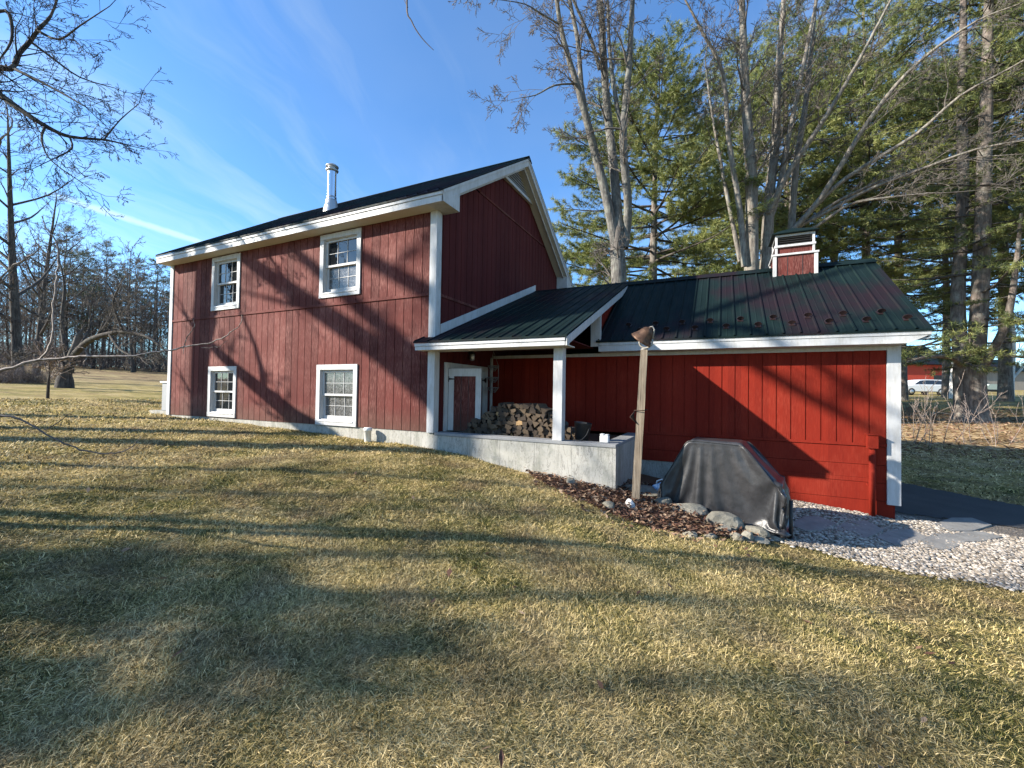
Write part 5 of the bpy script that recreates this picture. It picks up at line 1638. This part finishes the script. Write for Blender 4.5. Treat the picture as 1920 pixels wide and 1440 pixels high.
K = 13; N = len(P); Pk = np.repeat(P, K, 0)+rg9.normal(0, .035, (N*K, 3)); dk = np.repeat(Dv, K, 0)*.7+rg9.normal(0, .62, (N*K, 3)); dk /= np.linalg.norm(dk, axis=1, keepdims=True)
s_ = np.cross(dk, rg9.normal(0, 1, (N*K, 3))); s_ = s_/np.linalg.norm(s_, axis=1, keepdims=True)*.0115
tipv = Pk+dk*(rg9.uniform(.7, 1.25, N*K)*.19)[:, None]
vb, qb = tubes_arrays(wood+tw); nbv = len(vb)
V = np.vstack([vb, np.stack([Pk-s_, Pk+s_, tipv], 1).reshape(-1, 3)])-np.array(tuple(b)); Ff = np.arange(N*K*3).reshape(-1, 3)+nbv
tone = np.r_[np.zeros(len(qb)), np.repeat(rg9.uniform(0, 1, N), K)]
link('crown', np_mesh('crown', V, [qb, Ff], ['dark_bark', 'pine_needles_dark'], tone=tone, mat_idx=np.r_[np.zeros(len(qb), int), np.ones(len(Ff), int)]), t)

# -- right background: birches, brush, barn, car, shed
for px, py, dep_, w0, lab, sd_ in ((1789, 745, 33, .26, 'thick white birch trunk just left of the old pine', 3), (1895, 752, 33, .20, 'white birch trunk standing before the grey shed', 4)):
    b = at(px, py, dep_); b.z = gz(b.x, b.y)
    q = b+Vector((.15, 0, 5)); q2 = b+Vector((-.1, .2, 11))
    bare_tree('birch_tree', b, [[(b-Vector((0, 0, .2)), w0*1.15), (b+Vector((0, 0, 1.2)), w0), (q, w0*.75), (q2, w0*.25)], [(b+Vector((0, 0, 1.4)), w0*.5), (b+Vector((1.0, .2, 3)), w0*.4), (b+Vector((1.6, .3, 6)), w0*.15)]],
              lab, seed=sd_, bark_m='birch_bark', twig_m='twig_bark', kids=(4, 3), lev=2, per_m=.8, ln=(1, 2.2), start=.4, rmin=.012)
for px, py, dep_, n_, h, lab, sd_ in ((1722, 842, 13.5, 10, 1.75, 'clump of pale bare stems on the bank right behind the wing corner', 1), (1797, 846, 13.5, 4, 1.9, 'few thin bare stems in front of the old pine trunk', 2),
                              (1865, 850, 13.2, 5, 1.8, 'bare shrub with upright stems right of the old pine trunk', 3), (1706, 770, 19, 12, 1.3, 'low tangled brush beside the wing corner board', 4)):
    b = at(px, py, dep_); b.z = gz(b.x, b.y); Rb = random.Random(sd_*7)
    t = thing('bare_shrub', b, lab, 'shrub'); tw = []
    for k in range(n_):
        p = b+Vector((Rb.gauss(0, .22), Rb.gauss(0, .2), -.05)); d = Vector((Rb.gauss(0, .28), Rb.gauss(0, .25), 1)).normalized()
        grow(tw, p, d, h*Rb.uniform(.5, 1.1), .012, 2, Rb, .02, .10, (3, 2), (15, 38), .005)
    link('stems', tube_mesh('stems', tw, 'sapling_bark' if sd_ != 4 else 'twig_dark', b), t)

cb = at(1722, 742, 43); cb.z = gz(cb.x, cb.y)
cdir = rgt0.copy(); cperp = Vector((-cdir.y, cdir.x, 0))
car = thing('parked_car', cb, 'white estate car parked in front of the red building, facing left', 'car')
def cp_(x, y, z): return cb + cdir*x + cperp*y + Vector((0, 0, z))
prof_lo = [(-2.35, .32), (-2.42, .60), (-2.30, .86), (-1.30, 1.00), (1.95, 1.03), (2.30, .95), (2.36, .62), (2.28, .32)]
g = MB(); g.extrude([cp_(x, -.88, z) for x, z in prof_lo], cperp*1.76); g.build('body', 'car_white', car, bevel=.06)
g = MB(); prof_hi = [(-1.30, 1.0), (-.55, 1.46), (.2, 1.55), (1.55, 1.52), (2.05, 1.30), (2.22, 1.02)]
a = [cp_(x, -.80+.16*(z-1), z) for x, z in prof_hi]; c = [cp_(x, .80-.16*(z-1), z) for x, z in prof_hi]
g.face(a); g.face(c[::-1]); 
for k in range(len(a)): q = (k+1) % len(a); g.face([a[q], a[k], c[k], c[q]])
roofo = g.build('cabin', 'car_white', car, bevel=.05)
g = MB()
for w_ in ([(-1.12, 1.06), (-.55, 1.40), (-.10, 1.45), (-.10, 1.06)], [(-.02, 1.06), (-.02, 1.46), (.85, 1.46), (.85, 1.06)], [(.93, 1.06), (.93, 1.45), (1.50, 1.42), (1.86, 1.25), (1.80, 1.06)]):
    g.extrude([cp_(x, -.825+.16*(z-1), z) for x, z in w_], cperp*.02)
g.build('side_window', 'car_glass', car)
for x in (-1.50, 1.42):
    for y in (-.80, .80):
        g = MB(); c_ = cp_(x, y, .33); Mx = Matrix((cdir, Vector((0, 0, 1)), cperp)).transposed().to_3x3()
        g.lathe([(0, -.1), (.21, -.1), (.33, -.09), (.34, 0), (.33, .09), (0, .09)], c_, 20, M=Mx); wh = g.build('wheel', 'tyre', car)
        g = MB(); g.lathe([(0, -.115), (.19, -.112), (.205, -.09)], c_, 14, M=Mx); g.build('rim', 'galvanised', wh)
bb = at(1705, 740, 56); bz = gz(bb.x, bb.y)
bn = thing('red_building', (bb.x, bb.y, bz), 'bright red wooden building beyond the white car', 'building')
def bq(x, y, z): return Vector((bb.x, bb.y, bz)) + cdir*x + cperp*y + Vector((0, 0, z))
g = MB(); g.extrude([bq(-9, 0, -.5), bq(5.6, 0, -.5), bq(5.6, 0, 3.6), bq(-9, 0, 3.6)], cperp*8); g.extrude([bq(-9, 0, 3.6), bq(-9, 8, 3.6), bq(-9, 4, 6.2)], cdir*14.6); g.build('wall', 'bright_red_wall', bn)
g = MB(); 
for s in (0, 1):
    y0 = -.4 if s == 0 else 8.4; f = [bq(-9.3, y0, 3.42), bq(5.9, y0, 3.42), bq(5.9, 4, 6.32), bq(-9.3, 4, 6.32)]
    g.extrude(f if s == 0 else f[::-1], (0, 0, .12))
g.build('roof', 'roof_metal', bn)
g = MB(); g.extrude([bq(3.2, -.03, 0), bq(4.3, -.03, 0), bq(4.3, -.03, 2.1), bq(3.2, -.03, 2.1)], cperp*.02); g.build('door', 'iron_black', bn)
sb_ = at(1875, 742, 58); sz_ = gz(sb_.x, sb_.y)
sh_ = thing('grey_shed', (sb_.x, sb_.y, sz_), 'weathered grey shed far back between the old pine and the birch', 'shed')
def sq(x, y, z): return Vector((sb_.x, sb_.y, sz_)) + cdir*x + cperp*y + Vector((0, 0, z))
g = MB(); g.extrude([sq(-4, 0, -.4), sq(3.6, 0, -.4), sq(3.6, 0, 2.6), sq(-4, 0, 2.6)], cperp*5); g.build('wall', 'grey_boards', sh_)
g = MB(); g.extrude([sq(-4.3, -.4, 2.55), sq(3.9, -.4, 2.55), sq(3.9, 2.6, 4.3), sq(-4.3, 2.6, 4.3)], (0, 0, .1)); g.extrude([sq(-4.3, 5.4, 2.55), sq(-4.3, 2.6, 4.3), sq(3.9, 2.6, 4.3), sq(3.9, 5.4, 2.55)], (0, 0, .1)); g.build('roof', 'roof_metal', sh_)
tb = at(1864, 741, 46); tz = gz(tb.x, tb.y)
tl = thing('flat_trailer', (tb.x, tb.y, tz), 'low pale green flatbed trailer in front of the grey shed', 'trailer')
def tq(x, y, z): return Vector((tb.x, tb.y, tz)) + cdir*x + cperp*y + Vector((0, 0, z))
g = MB(); g.extrude([tq(-1.9, 0, .42), tq(1.9, 0, .42), tq(1.9, 0, .85), tq(.4, 0, .85), tq(.3, 0, 1.0), tq(-.5, 0, 1.0), tq(-.6, 0, .85), tq(-1.9, 0, .85)], cperp*1.6); g.build('bed', 'pale_green', tl)
g = MB(); g.extrude([tq(-1.8, .1, .2), tq(1.8, .1, .2), tq(1.8, .1, .42), tq(-1.8, .1, .42)], cperp*1.4); g.build('chassis', 'iron_black', tl)
for x in (-1.1, 1.1):
    g = MB(); g.lathe([(0, -.08), (.30, -.08), (.30, .08), (0, .08)], tq(x, .05, .30), 16, M=Matrix((cdir, Vector((0, 0, 1)), cperp)).transposed().to_3x3()); g.build('wheel', 'tyre', tl)

# -- cabinet at the far end of the house
acx, acy = -9.5, .55; acz = gz(acx, acy)
ac = thing('utility_cabinet', (acx, acy, acz), 'grey metal cabinet on a concrete pad at the far left end of the house', 'cabinet')
g = MB(); g.box(-9.75, -8.70, .12, .98, acz-.15, acz+.09); g.build('pad', 'concrete', ac)
g = MB(); g.box(-9.42, -8.85, .25, .85, acz+.091, acz+.86); g.build('case', 'ac_grey', ac, bevel=.015)
g = MB(); g.box(-9.46, -8.81, .21, .89, acz+.861, acz+.90); g.build('lid', 'white_plastic', ac, bevel=.01)

# -- left: old apple tree, young tree, tall bare trees
b = at(121, 732, 21.5); b.z = gz(b.x, b.y); D = 21.5
limbs = [[(b-Vector((0, 0, .2)), .40), (b+Vector((0, 0, .4)), .33)] + PX(D, (124, 700, 0.232), (131, 680, 0.208), (140, 655, 0.176)),
 PX(D, (130, 682, 0.120), (122, 650, 0.104), (116, 600, 0.080, .2), (121, 540, 0.048, .3), (112, 490, 0.024, .4)),
 PX(D, (137, 668, 0.160), (165, 640, 0.136, -.4), (195, 628, 0.112, -.7), (235, 622, 0.096, -1), (275, 632, 0.072, -1.2), (300, 648, 0.048, -1.4), (318, 668, 0.024, -1.5)),
 PX(D, (180, 634, 0.088, -.5), (205, 600, 0.072, -.3), (215, 560, 0.056, -.1), (200, 530, 0.032, 0)),
 PX(D, (232, 622, 0.064, -1), (222, 600, 0.056, -1.2), (212, 565, 0.040, -1.4), (228, 530, 0.024, -1.6)),
 PX(D, (150, 650, 0.080, -.2), (170, 610, 0.072, .3), (165, 570, 0.048, .6), (180, 530, 0.024, .9)),
 PX(D, (130, 690, 0.096), (100, 670, 0.080, -.5), (70, 660, 0.056, -.9), (45, 668, 0.024, -1.3)),
 PX(D, (205, 626, 0.072, -.8), (225, 655, 0.056, -1.2), (250, 668, 0.032, -1.5))]
bare_tree('apple_tree', b, limbs, 'old apple tree with a stout leaning trunk and spreading crooked limbs on the far lawn', seed=31, bark_m='dark_bark', twig_m='twig_bark', kids=(5, 4, 3), lev=3, per_m=2.2, ln=(.8, 1.7), start=.25, up=.06, rmin=.009, wig=.2, ang=(35, 75))
b = at(89, 756, 15.0); b.z = gz(b.x, b.y)
bare_tree('young_tree', b, [[(b-Vector((0, 0, .1)), .05), (b+Vector((.02, 0, .5)), .042), (b+Vector((0, .02, .95)), .03), (b+Vector((.03, 0, 1.35)), .012)]], 'small young bare tree in front of the old apple tree', seed=4, bark_m='dark_bark', twig_m='sapling_bark',
          kids=(5, 4), lev=2, per_m=10, ln=(.7, 1.15), start=.38, up=.05, rmin=.012, ang=(30, 62))
b = spot(32, 27); b = Vector(b)
def straight(b, h, r, seed, forks=7, out=.38):
    Rr = random.Random(seed); ls = []
    top = b+Vector((Rr.gauss(0, .5), Rr.gauss(0, .5), h))
    mid = b.lerp(top, .5)+Vector((Rr.gauss(0, .2), Rr.gauss(0, .2), 0))
    ls.append([(b-Vector((0, 0, .3)), r*1.25), (b+Vector((0, 0, 1)), r), (mid, r*.62), (top, r*.12)])
    for k in range(forks):
        f = .22+.6*(k+Rr.random())/forks; q = b.lerp(mid, f*2) if f < .5 else mid.lerp(top, f*2-1)
        a = Rr.uniform(0, 6.28); l_ = h*out*Rr.uniform(.6, 1.1)*(1.15-.7*f)
        d1 = Vector((math.cos(a), math.sin(a), .75)); d2 = Vector((math.cos(a), math.sin(a), 1.35))
        e1 = q+d1.normalized()*l_*.5; e2 = e1+d2.normalized()*l_*.5
        rr_ = r*(1-.8*f)*.55
        ls.append([(q, rr_), (e1, rr_*.65), (e2, rr_*.2)])
    return ls
tall = bare_tree('tall_tree', b, straight(b, 16.5, .27, 6, 11), 'tall dark bare tree near the left edge of the photo', seed=61, bark_m='dark_bark', twig_m='twig_dark', kids=(5, 4, 3), lev=3, per_m=1.25, ln=(1.2, 2.4), start=.3, up=.04, rmin=.008)

copy_tree(tall, spot(68, 34), 2.1, .88, 'bare tree with open crown behind the tall dark one at the left')

# large limb of a tree standing just outside the left of the photo
b = Vector((-15.1, -5.5, gz(-15.1, -5.5))); D = 9.2
limbs = [[(b-Vector((0, 0, .3)), .34), (b+Vector((0, 0, 1.5)), .27), (b+Vector((-.1, .05, 5.2)), .24), (b+Vector((-.15, .0, 8.5)), .19), (b+Vector((.1, .1, 11.5)), .12), (b+Vector((.2, .1, 14)), .05)],
 [(b+Vector((-.1, .05, 5.2)), .14), (b+Vector((2.6, 1.3, 7.0)), .11)] + PX(D, (-40, 158, .075), (0, 178, .062), (45, 210, .052), (85, 236, .044), (130, 256, .034, .3), (195, 262, .022, .5), (240, 272, .012, .7)),
 [(b+Vector((-.15, .0, 8.2)), .12), (b+Vector((2.8, 1.4, 8.6)), .09)] + PX(D, (-60, 125, .07), (0, 127, .06), (24, 127, .052), (36, 100, .045, .1), (58, 76, .038, .2), (72, 55, .036, .2), (95, 30, .026, .3), (110, -10, .02, .4)),
 PX(D, (24, 128, .032), (70, 150, .025, -.3), (115, 174, .018, -.6), (160, 200, .010, -.9)),
 PX(D, (70, 57, .03, .2), (110, 74, .024, 0), (150, 48, .016, -.2), (205, 12, .008, -.4)),
 PX(D, (60, 80, .03), (100, 110, .024, .3), (150, 145, .017, .6), (215, 165, .009, .9)),
 PX(D, (85, 236, .026), (78, 262, .02, -.2), (95, 300, .013, -.4), (150, 340, .008, -.6)),
 PX(D, (130, 256, .022, .3), (135, 278, .018, 0), (105, 296, .012, -.3)),
 PX(D, (195, 262, .018, .5), (225, 225, .013, .3), (260, 195, .008, .1)),
 PX(D, (-30, 30, .05), (10, 20, .04), (22, 45, .03), (20, 80, .022), (0, 110, .014))]
bare_tree('overhanging_tree', b, limbs, 'bare tree whose dark crooked limbs reach into the upper left of the sky', seed=17, bark_m='dark_bark', twig_m='twig_black', kids=(4, 3, 3), lev=3, per_m=2.7, ln=(.55, 1.25), start=.25, up=-.005, rmin=.0042, wig=.16, ang=(28, 60))

# young tree beside the viewer: long thin shoots reach across the left of the photo
b = Vector(spot(-360, 3.2)); D = 3.3
def stem(h): return b+Vector((.03*math.sin(h*2), .03*math.cos(h*1.7), h))
limbs = [[(stem(-.2), .060), (stem(.5), .050), (stem(1.2), .044), (stem(1.9), .036), (stem(2.7), .027), (stem(3.6), .016), (stem(4.3), .007)],
 [(stem(1.25), .028)] + PX(D, (-60, 712, .019), (0, 697, .0125), (45, 682, .011), (74, 675, .010), (120, 671, .009), (165, 668, .0082), (240, 668, .0070), (285, 660, .0062), (330, 655, .0056), (352, 648, .005), (390, 644, .0046), (420, 632, .0042), (434, 622, .0038), (452, 608, .003), (453, 590, .002)),
 PX(D, (74, 675, .009), (92, 650, .0085), (100, 612, .008), (100, 570, .0075), (106, 520, .007), (109, 490, .0062), (103, 450, .0055), (86, 425, .0045), (78, 405, .003)),
 PX(D, (342, 653, .0042), (352, 630, .0036), (364, 612, .003), (363, 598, .002)), PX(D, (345, 652, .003), (344, 664, .0018)),
 PX(D, (378, 652, .0026), (408, 650, .0022), (428, 636, .0016)),
 PX(D, (163, 668, .006), (160, 655, .005), (150, 652, .004), (140, 652, .003)), PX(D, (163, 668, .004), (160, 676, .003), (156, 684, .002)),
 PX(D, (18, 690, .006), (24, 684, .004), (28, 678, .003)),
 [(stem(1.0), .022)] + PX(D-.2, (-60, 775, .014), (0, 780, .0085), (30, 783, .0078), (70, 803, .007), (110, 826, .0062), (150, 842, .0055), (190, 850, .0048), (225, 848, .004), (250, 836, .0032), (264, 818, .002)),
 PX(D-.2, (82, 806, .0042), (105, 795, .0036), (120, 783, .003), (138, 771, .002)), PX(D-.2, (112, 798, .003), (117, 790, .003)),
 [(stem(1.75), .02)] + PX(D, (-40, 540, .013), (0, 521, .0085), (26, 498, .0075), (60, 478, .006), (78, 462, .004)), PX(D, (-40, 560, .008), (0, 527, .006), (24, 506, .004)),
 [(stem(2.9), .016)] + PX(D, (-30, 270, .010), (2, 260, .0075), (18, 245, .006), (24, 228, .0055), (16, 217, .005), (2, 213, .004))]
Rs = random.Random(3)
t = thing('shoot_tree', b, 'thin bare shoots of a young tree reaching in from the left, close to the viewer', 'tree')
sp = [smooth_poly(c, 4) for c in limbs]
for pts, rr in sp:
    for i in range(1, len(pts)-1):
        pts[i] = pts[i]+Vector((Rs.gauss(0, .003), Rs.gauss(0, .003), Rs.gauss(0, .003)))
        if i % 4 == 0: rr[i] *= 1.22
link('trunk', tube_mesh('trunk', sp[:1], 'sapling_bark', b), t)
lowp = [k for k in range(1, len(sp)) if k in (9, 10, 11)]
link('branches', tube_mesh('branches', [sp[k] for k in range(1, len(sp)) if k not in lowp], 'sapling_bark', b), t)
tag(link('branches', tube_mesh('branches', [sp[k] for k in lowp], 'twig_dark', b), t), 'low dark shoot hanging over the lawn')  # darker bark here: the low shoot's shade is put into its colour
# a twig hanging into the top of the view, from the limb of a tree above the viewer
b = Vector((7.2, -7.6, gz(7.2, -7.6))); D = 3.6
limbs = [[(b-Vector((0, 0, .2)), .11), (b+Vector((0, 0, 1.8)), .09), (b+Vector((-.4, .3, 3.4)), .07), (b+Vector((-1.0, 1.0, 4.6)), .045)], [(b+Vector((-.4, .3, 3.4)), .05), (at(840, -420, D)+Vector((.4, -.4, .1)), .028), (at(780, -200, D), .012)] + PX(D, (763, 0, .0072), (772, 40, .0056), (790, 70, .0045), (813, 94, .0025)),
  PX(D, (765, 14, .004), (760, 4, .003), (752, -14, .002))]
t = thing('near_tree', b, 'tree whose slender dark twig hangs into the sky at the top of the photo', 'tree')
sp = [smooth_poly(c, 4) for c in limbs]
link('trunk', tube_mesh('trunk', sp[:1], 'sapling_bark', b), t); link('branches', tube_mesh('branches', sp[1:], 'twig_dark', b), t)

# -- trees left of the view and behind it, which throw the long shadows on lawn and wall
def up_sun(x, z, dist, y=0.0): return Vector((x, y, z))-SUN*dist
def shade_tree(base, limbs, label, seed, bark_m='dark_bark', **kw):
    b = Vector((base[0], base[1], gz(*base)))
    ls = [[(b-Vector((0, 0, .3)), limbs[0][0][1]*1.2)]+limbs[0]]+limbs[1:]
    a = dict(kids=(4, 4, 3), lev=3, per_m=.8, ln=(1.2, 2.6), start=.3, up=.04, rmin=.008); a.update(kw)
    return bare_tree('shade_tree', b, ls, label, seed=seed, bark_m=bark_m, twig_m='twig_dark', **a)
# leaning stems: the slanting bands over the middle of the wall
shade_tree((-9.3, -4.6), [[(up_sun(-2.2, -.75, 9.0), 0.232), (up_sun(-3.47, .04, 10), 0.203), (up_sun(-5.73, 1.19, 11.5), 0.145), (up_sun(-7.4, 2.2, 12.5), 0.072)],
    [(up_sun(-4.6, .62, 10.8), 0.072), (up_sun(-5.0, 1.7, 11), 0.051), (up_sun(-5.9, 2.9, 11), 0.022)]], 'leaning bare tree out of view whose stem shades the lower wall', 72, per_m=.6, ln=(.7, 1.5))
gx_, gy_ = -15.6, -10.3
shade_tree((gx_, gy_), [[(up_sun(.4, -.8, 19.5), .27), (up_sun(.28, .4, 19.8), .25), (up_sun(.22, 1.4, 20), .22), (up_sun(.22, 2.2, 20), .17)],
    [(up_sun(.22, .45, 19.8), .26), (up_sun(-1.2, 1.42, 18.8), .25), (up_sun(-2.9, 2.34, 17.5), .22), (up_sun(-5.04, 3.51, 16), .17), (up_sun(-6.6, 4.4, 15), .08)],
    [(up_sun(.22, .65, 20), .19), (up_sun(-.5, 1.40, 20), .18), (up_sun(-1.58, 2.18, 20), .17), (up_sun(-3.44, 3.5, 20), .13), (up_sun(-5, 4.7, 20), .06)],
    [(up_sun(.22, 2.1, 20), .19), (up_sun(-.14, 2.47, 20.4), .18), (up_sun(-1.76, 3.34, 21), .15), (up_sun(-3.6, 4.35, 22), .07)],
    [(up_sun(-2.9, 2.34, 17.5), .08), (up_sun(-4.0, 2.6, 17), .06), (up_sun(-5.6, 3.0, 16.5), .02)],
    [(up_sun(.22, 2.2, 20), .14), (up_sun(.3, 4.2, 20), .11), (up_sun(.8, 6.6, 20), .06)],
    [(up_sun(.22, 2.2, 20), .13), (up_sun(3.9, 2.1, 22, 2.14), .12), (up_sun(4.9, 1.38, 22, 2.14), .11), (up_sun(5.95, .65, 22, 2.14), .09), (up_sun(6.9, .1, 22, 2.14), .04)],
    [(up_sun(3.9, 2.1, 22, 2.14), .09), (up_sun(5.2, 1.75, 22, 2.14), .09), (up_sun(6.05, 1.15, 22, 2.14), .08), (up_sun(6.9, .5, 22, 2.14), .05)]], 'big forked bare tree out of view, its limbs shading the middle wall', 73, per_m=.55)

# trees behind the viewer's left shoulder: their crowns shade the near lawn
SH = pine_meshes(41, 15, .22, .05, 4.2, 1.0, gap=.1, needle='pine_needles_dark', blade=.5, tuft_k=6)
SH_ = Vector((SUN.x, SUN.y, 0)).normalized()
def caster(px, py, h):
    """ground spot of a thing h high whose shadow ends at that pixel's ground point"""
    p = gpx(px, py); q = p-SH_*(h/math.tan(EL)); return q.x, q.y
x, y = caster(350, 1200, 4.2)
pine(SH, (x, y, gz(x, y)), .4, .28, 'small bushy pine out of view left of the viewer, its crown shading the near lawn')
x, y = caster(230, 1085, 3.4)
pine(SH, (x, y, gz(x, y)), 2.4, .225, 'smaller bushy pine out of view left of the viewer, beside the larger one')
for k, (px, py, h, r, lab) in enumerate(((1180, 1098, 9.5, .20, 'bare tree out of view, casting the long band over the middle lawn'),
                                      (900, 960, 8.0, .14, 'bare tree out of view, casting a thin band before the porch'),
                                      (1300, 960, 9.0, .13, 'bare tree out of view, casting a thin band toward the grill'),
                                      (1900, 1230, 10, .17, 'bare tree out of view behind the viewer casting streaks on the right lawn'),
                                      (1850, 1040, 9, .12, 'bare tree out of view, its crown dappling the gravel'),
                                      (1500, 1400, 11, .16, 'bare tree out of view behind the viewer, dappling the nearest grass'))):
    x, y = caster(px, py, h); b = Vector((x, y, gz(x, y)))
    shade_tree((x, y), straight(b, h, r, 80+k, 6), lab, 90+k, per_m=.45 if k < 5 else 1.0, ln=(.8, 1.8) if k < 5 else (1.2, 2.6), lev=2 if k < 5 else 3)

# ------------------------------------------------------------------ the far wood across the field, left
PF = pine_meshes(51, 17, .20, .30, 3.3, .75, gap=.34, needle='pine_needles_far', blade=.34, tuft_k=7)
PG = pine_meshes(52, 15, .19, .36, 3.0, .75, gap=.38, needle='pine_needles_far', blade=.34, tuft_k=7)
Rw = random.Random(14)
WOODG = 'trees of the far wood'
for k, (px, dep_, m_, s) in enumerate(((112, 50, PF, 1.0), (150, 60, PG, 1.08), (193, 54, PF, .95), (222, 66, PG, 1.0), (250, 60, PF, .92), (286, 56, PG, .98), (330, 66, PF, 1.0), (60, 66, PG, .9), (370, 60, PF, .95), (172, 72, PF, .9), (268, 74, PG, .8))):
    pine(m_, spot(px, dep_), Rw.uniform(0, 6.28), s, 'dark pine with a bare lower trunk in the wood beyond the field', WOODG)
bt = None
for k in range(52):
    px = -60+k*8.2+Rw.uniform(-5, 5); dep_ = Rw.uniform(46, 72); p = Vector(spot(px, dep_))
    lab = 'slim bare dark trunked tree in the wood beyond the field'
    if k < 2:
        o = bare_tree('woodland_tree', p, straight(p, 12, .13, 200+k, 9, .26), lab, group='bare trees of the far wood', seed=210+k, bark_m='dark_bark', twig_m='twig_dark', kids=(4, 4), lev=2, per_m=1.6, ln=(1.2, 2.4), start=.12, rmin=.016)
        bt = (bt or [])+[o]
    else:
        o = copy_tree(bt[k % 2], p, Rw.uniform(0, 6.28), Rw.uniform(.75, 1.15))
# undergrowth along the edge of the wood, and the dark thicket at the left edge
def thicket(name, spots, n, h, rng, seed, ln=.9, wd=.02):
    P = spots(n, rng); z = ground(P[:, 0], P[:, 1])
    hh = np.abs(rng.normal(0, .5, len(P)))*h
    d = rng.normal(0, .55, (len(P), 3)); d[:, 2] = np.abs(d[:, 2])+.35; d /= np.linalg.norm(d, axis=1, keepdims=True)
    L_ = rng.uniform(.4, 1.2, len(P))*ln
    b = np.c_[P, z+hh*rng.uniform(0, 1, len(P))]; t = b+d*L_[:, None]
    s = np.cross(d, rng.normal(0, 1, (len(P), 3))); s /= np.linalg.norm(s, axis=1, keepdims=True); s *= wd/2
    V = np.stack([b-s, b+s, t], 1).reshape(-1, 3)
    return np_mesh(name, V, [np.arange(len(V)).reshape(-1, 3)], 'thicket_twigs', tone=rng.uniform(0, 1, len(P)))
def wood_spots(n, rng):
    px = rng.uniform(-120, 420, n); dep_ = rng.uniform(50, 78, n)
    d = np.array([tuple(ray(a, 720)) for a in px]); p = np.array(tuple(CAM))[None]+d*dep_[:, None]; return p[:, :2]
tag(link('undergrowth', thicket('undergrowth', wood_spots, 26000, 8.0, rng, 1, 1.9, .032)), kind='stuff')
hp = Vector(spot(18, 24))
def hedge_spots(n, rng):
    u = rng.uniform(-6, 1.6, n); v = rng.normal(0, .7, n)
    return np.c_[hp.x+u*rgt0.x*1.0-fwd.x*v*-1, hp.y+u*rgt0.y+fwd.y*v]
me = thicket('brush_pile', hedge_spots, 9000, 1.3, rng, 2, .8, .014)
tag(link('brush_bank', me), kind='stuff')
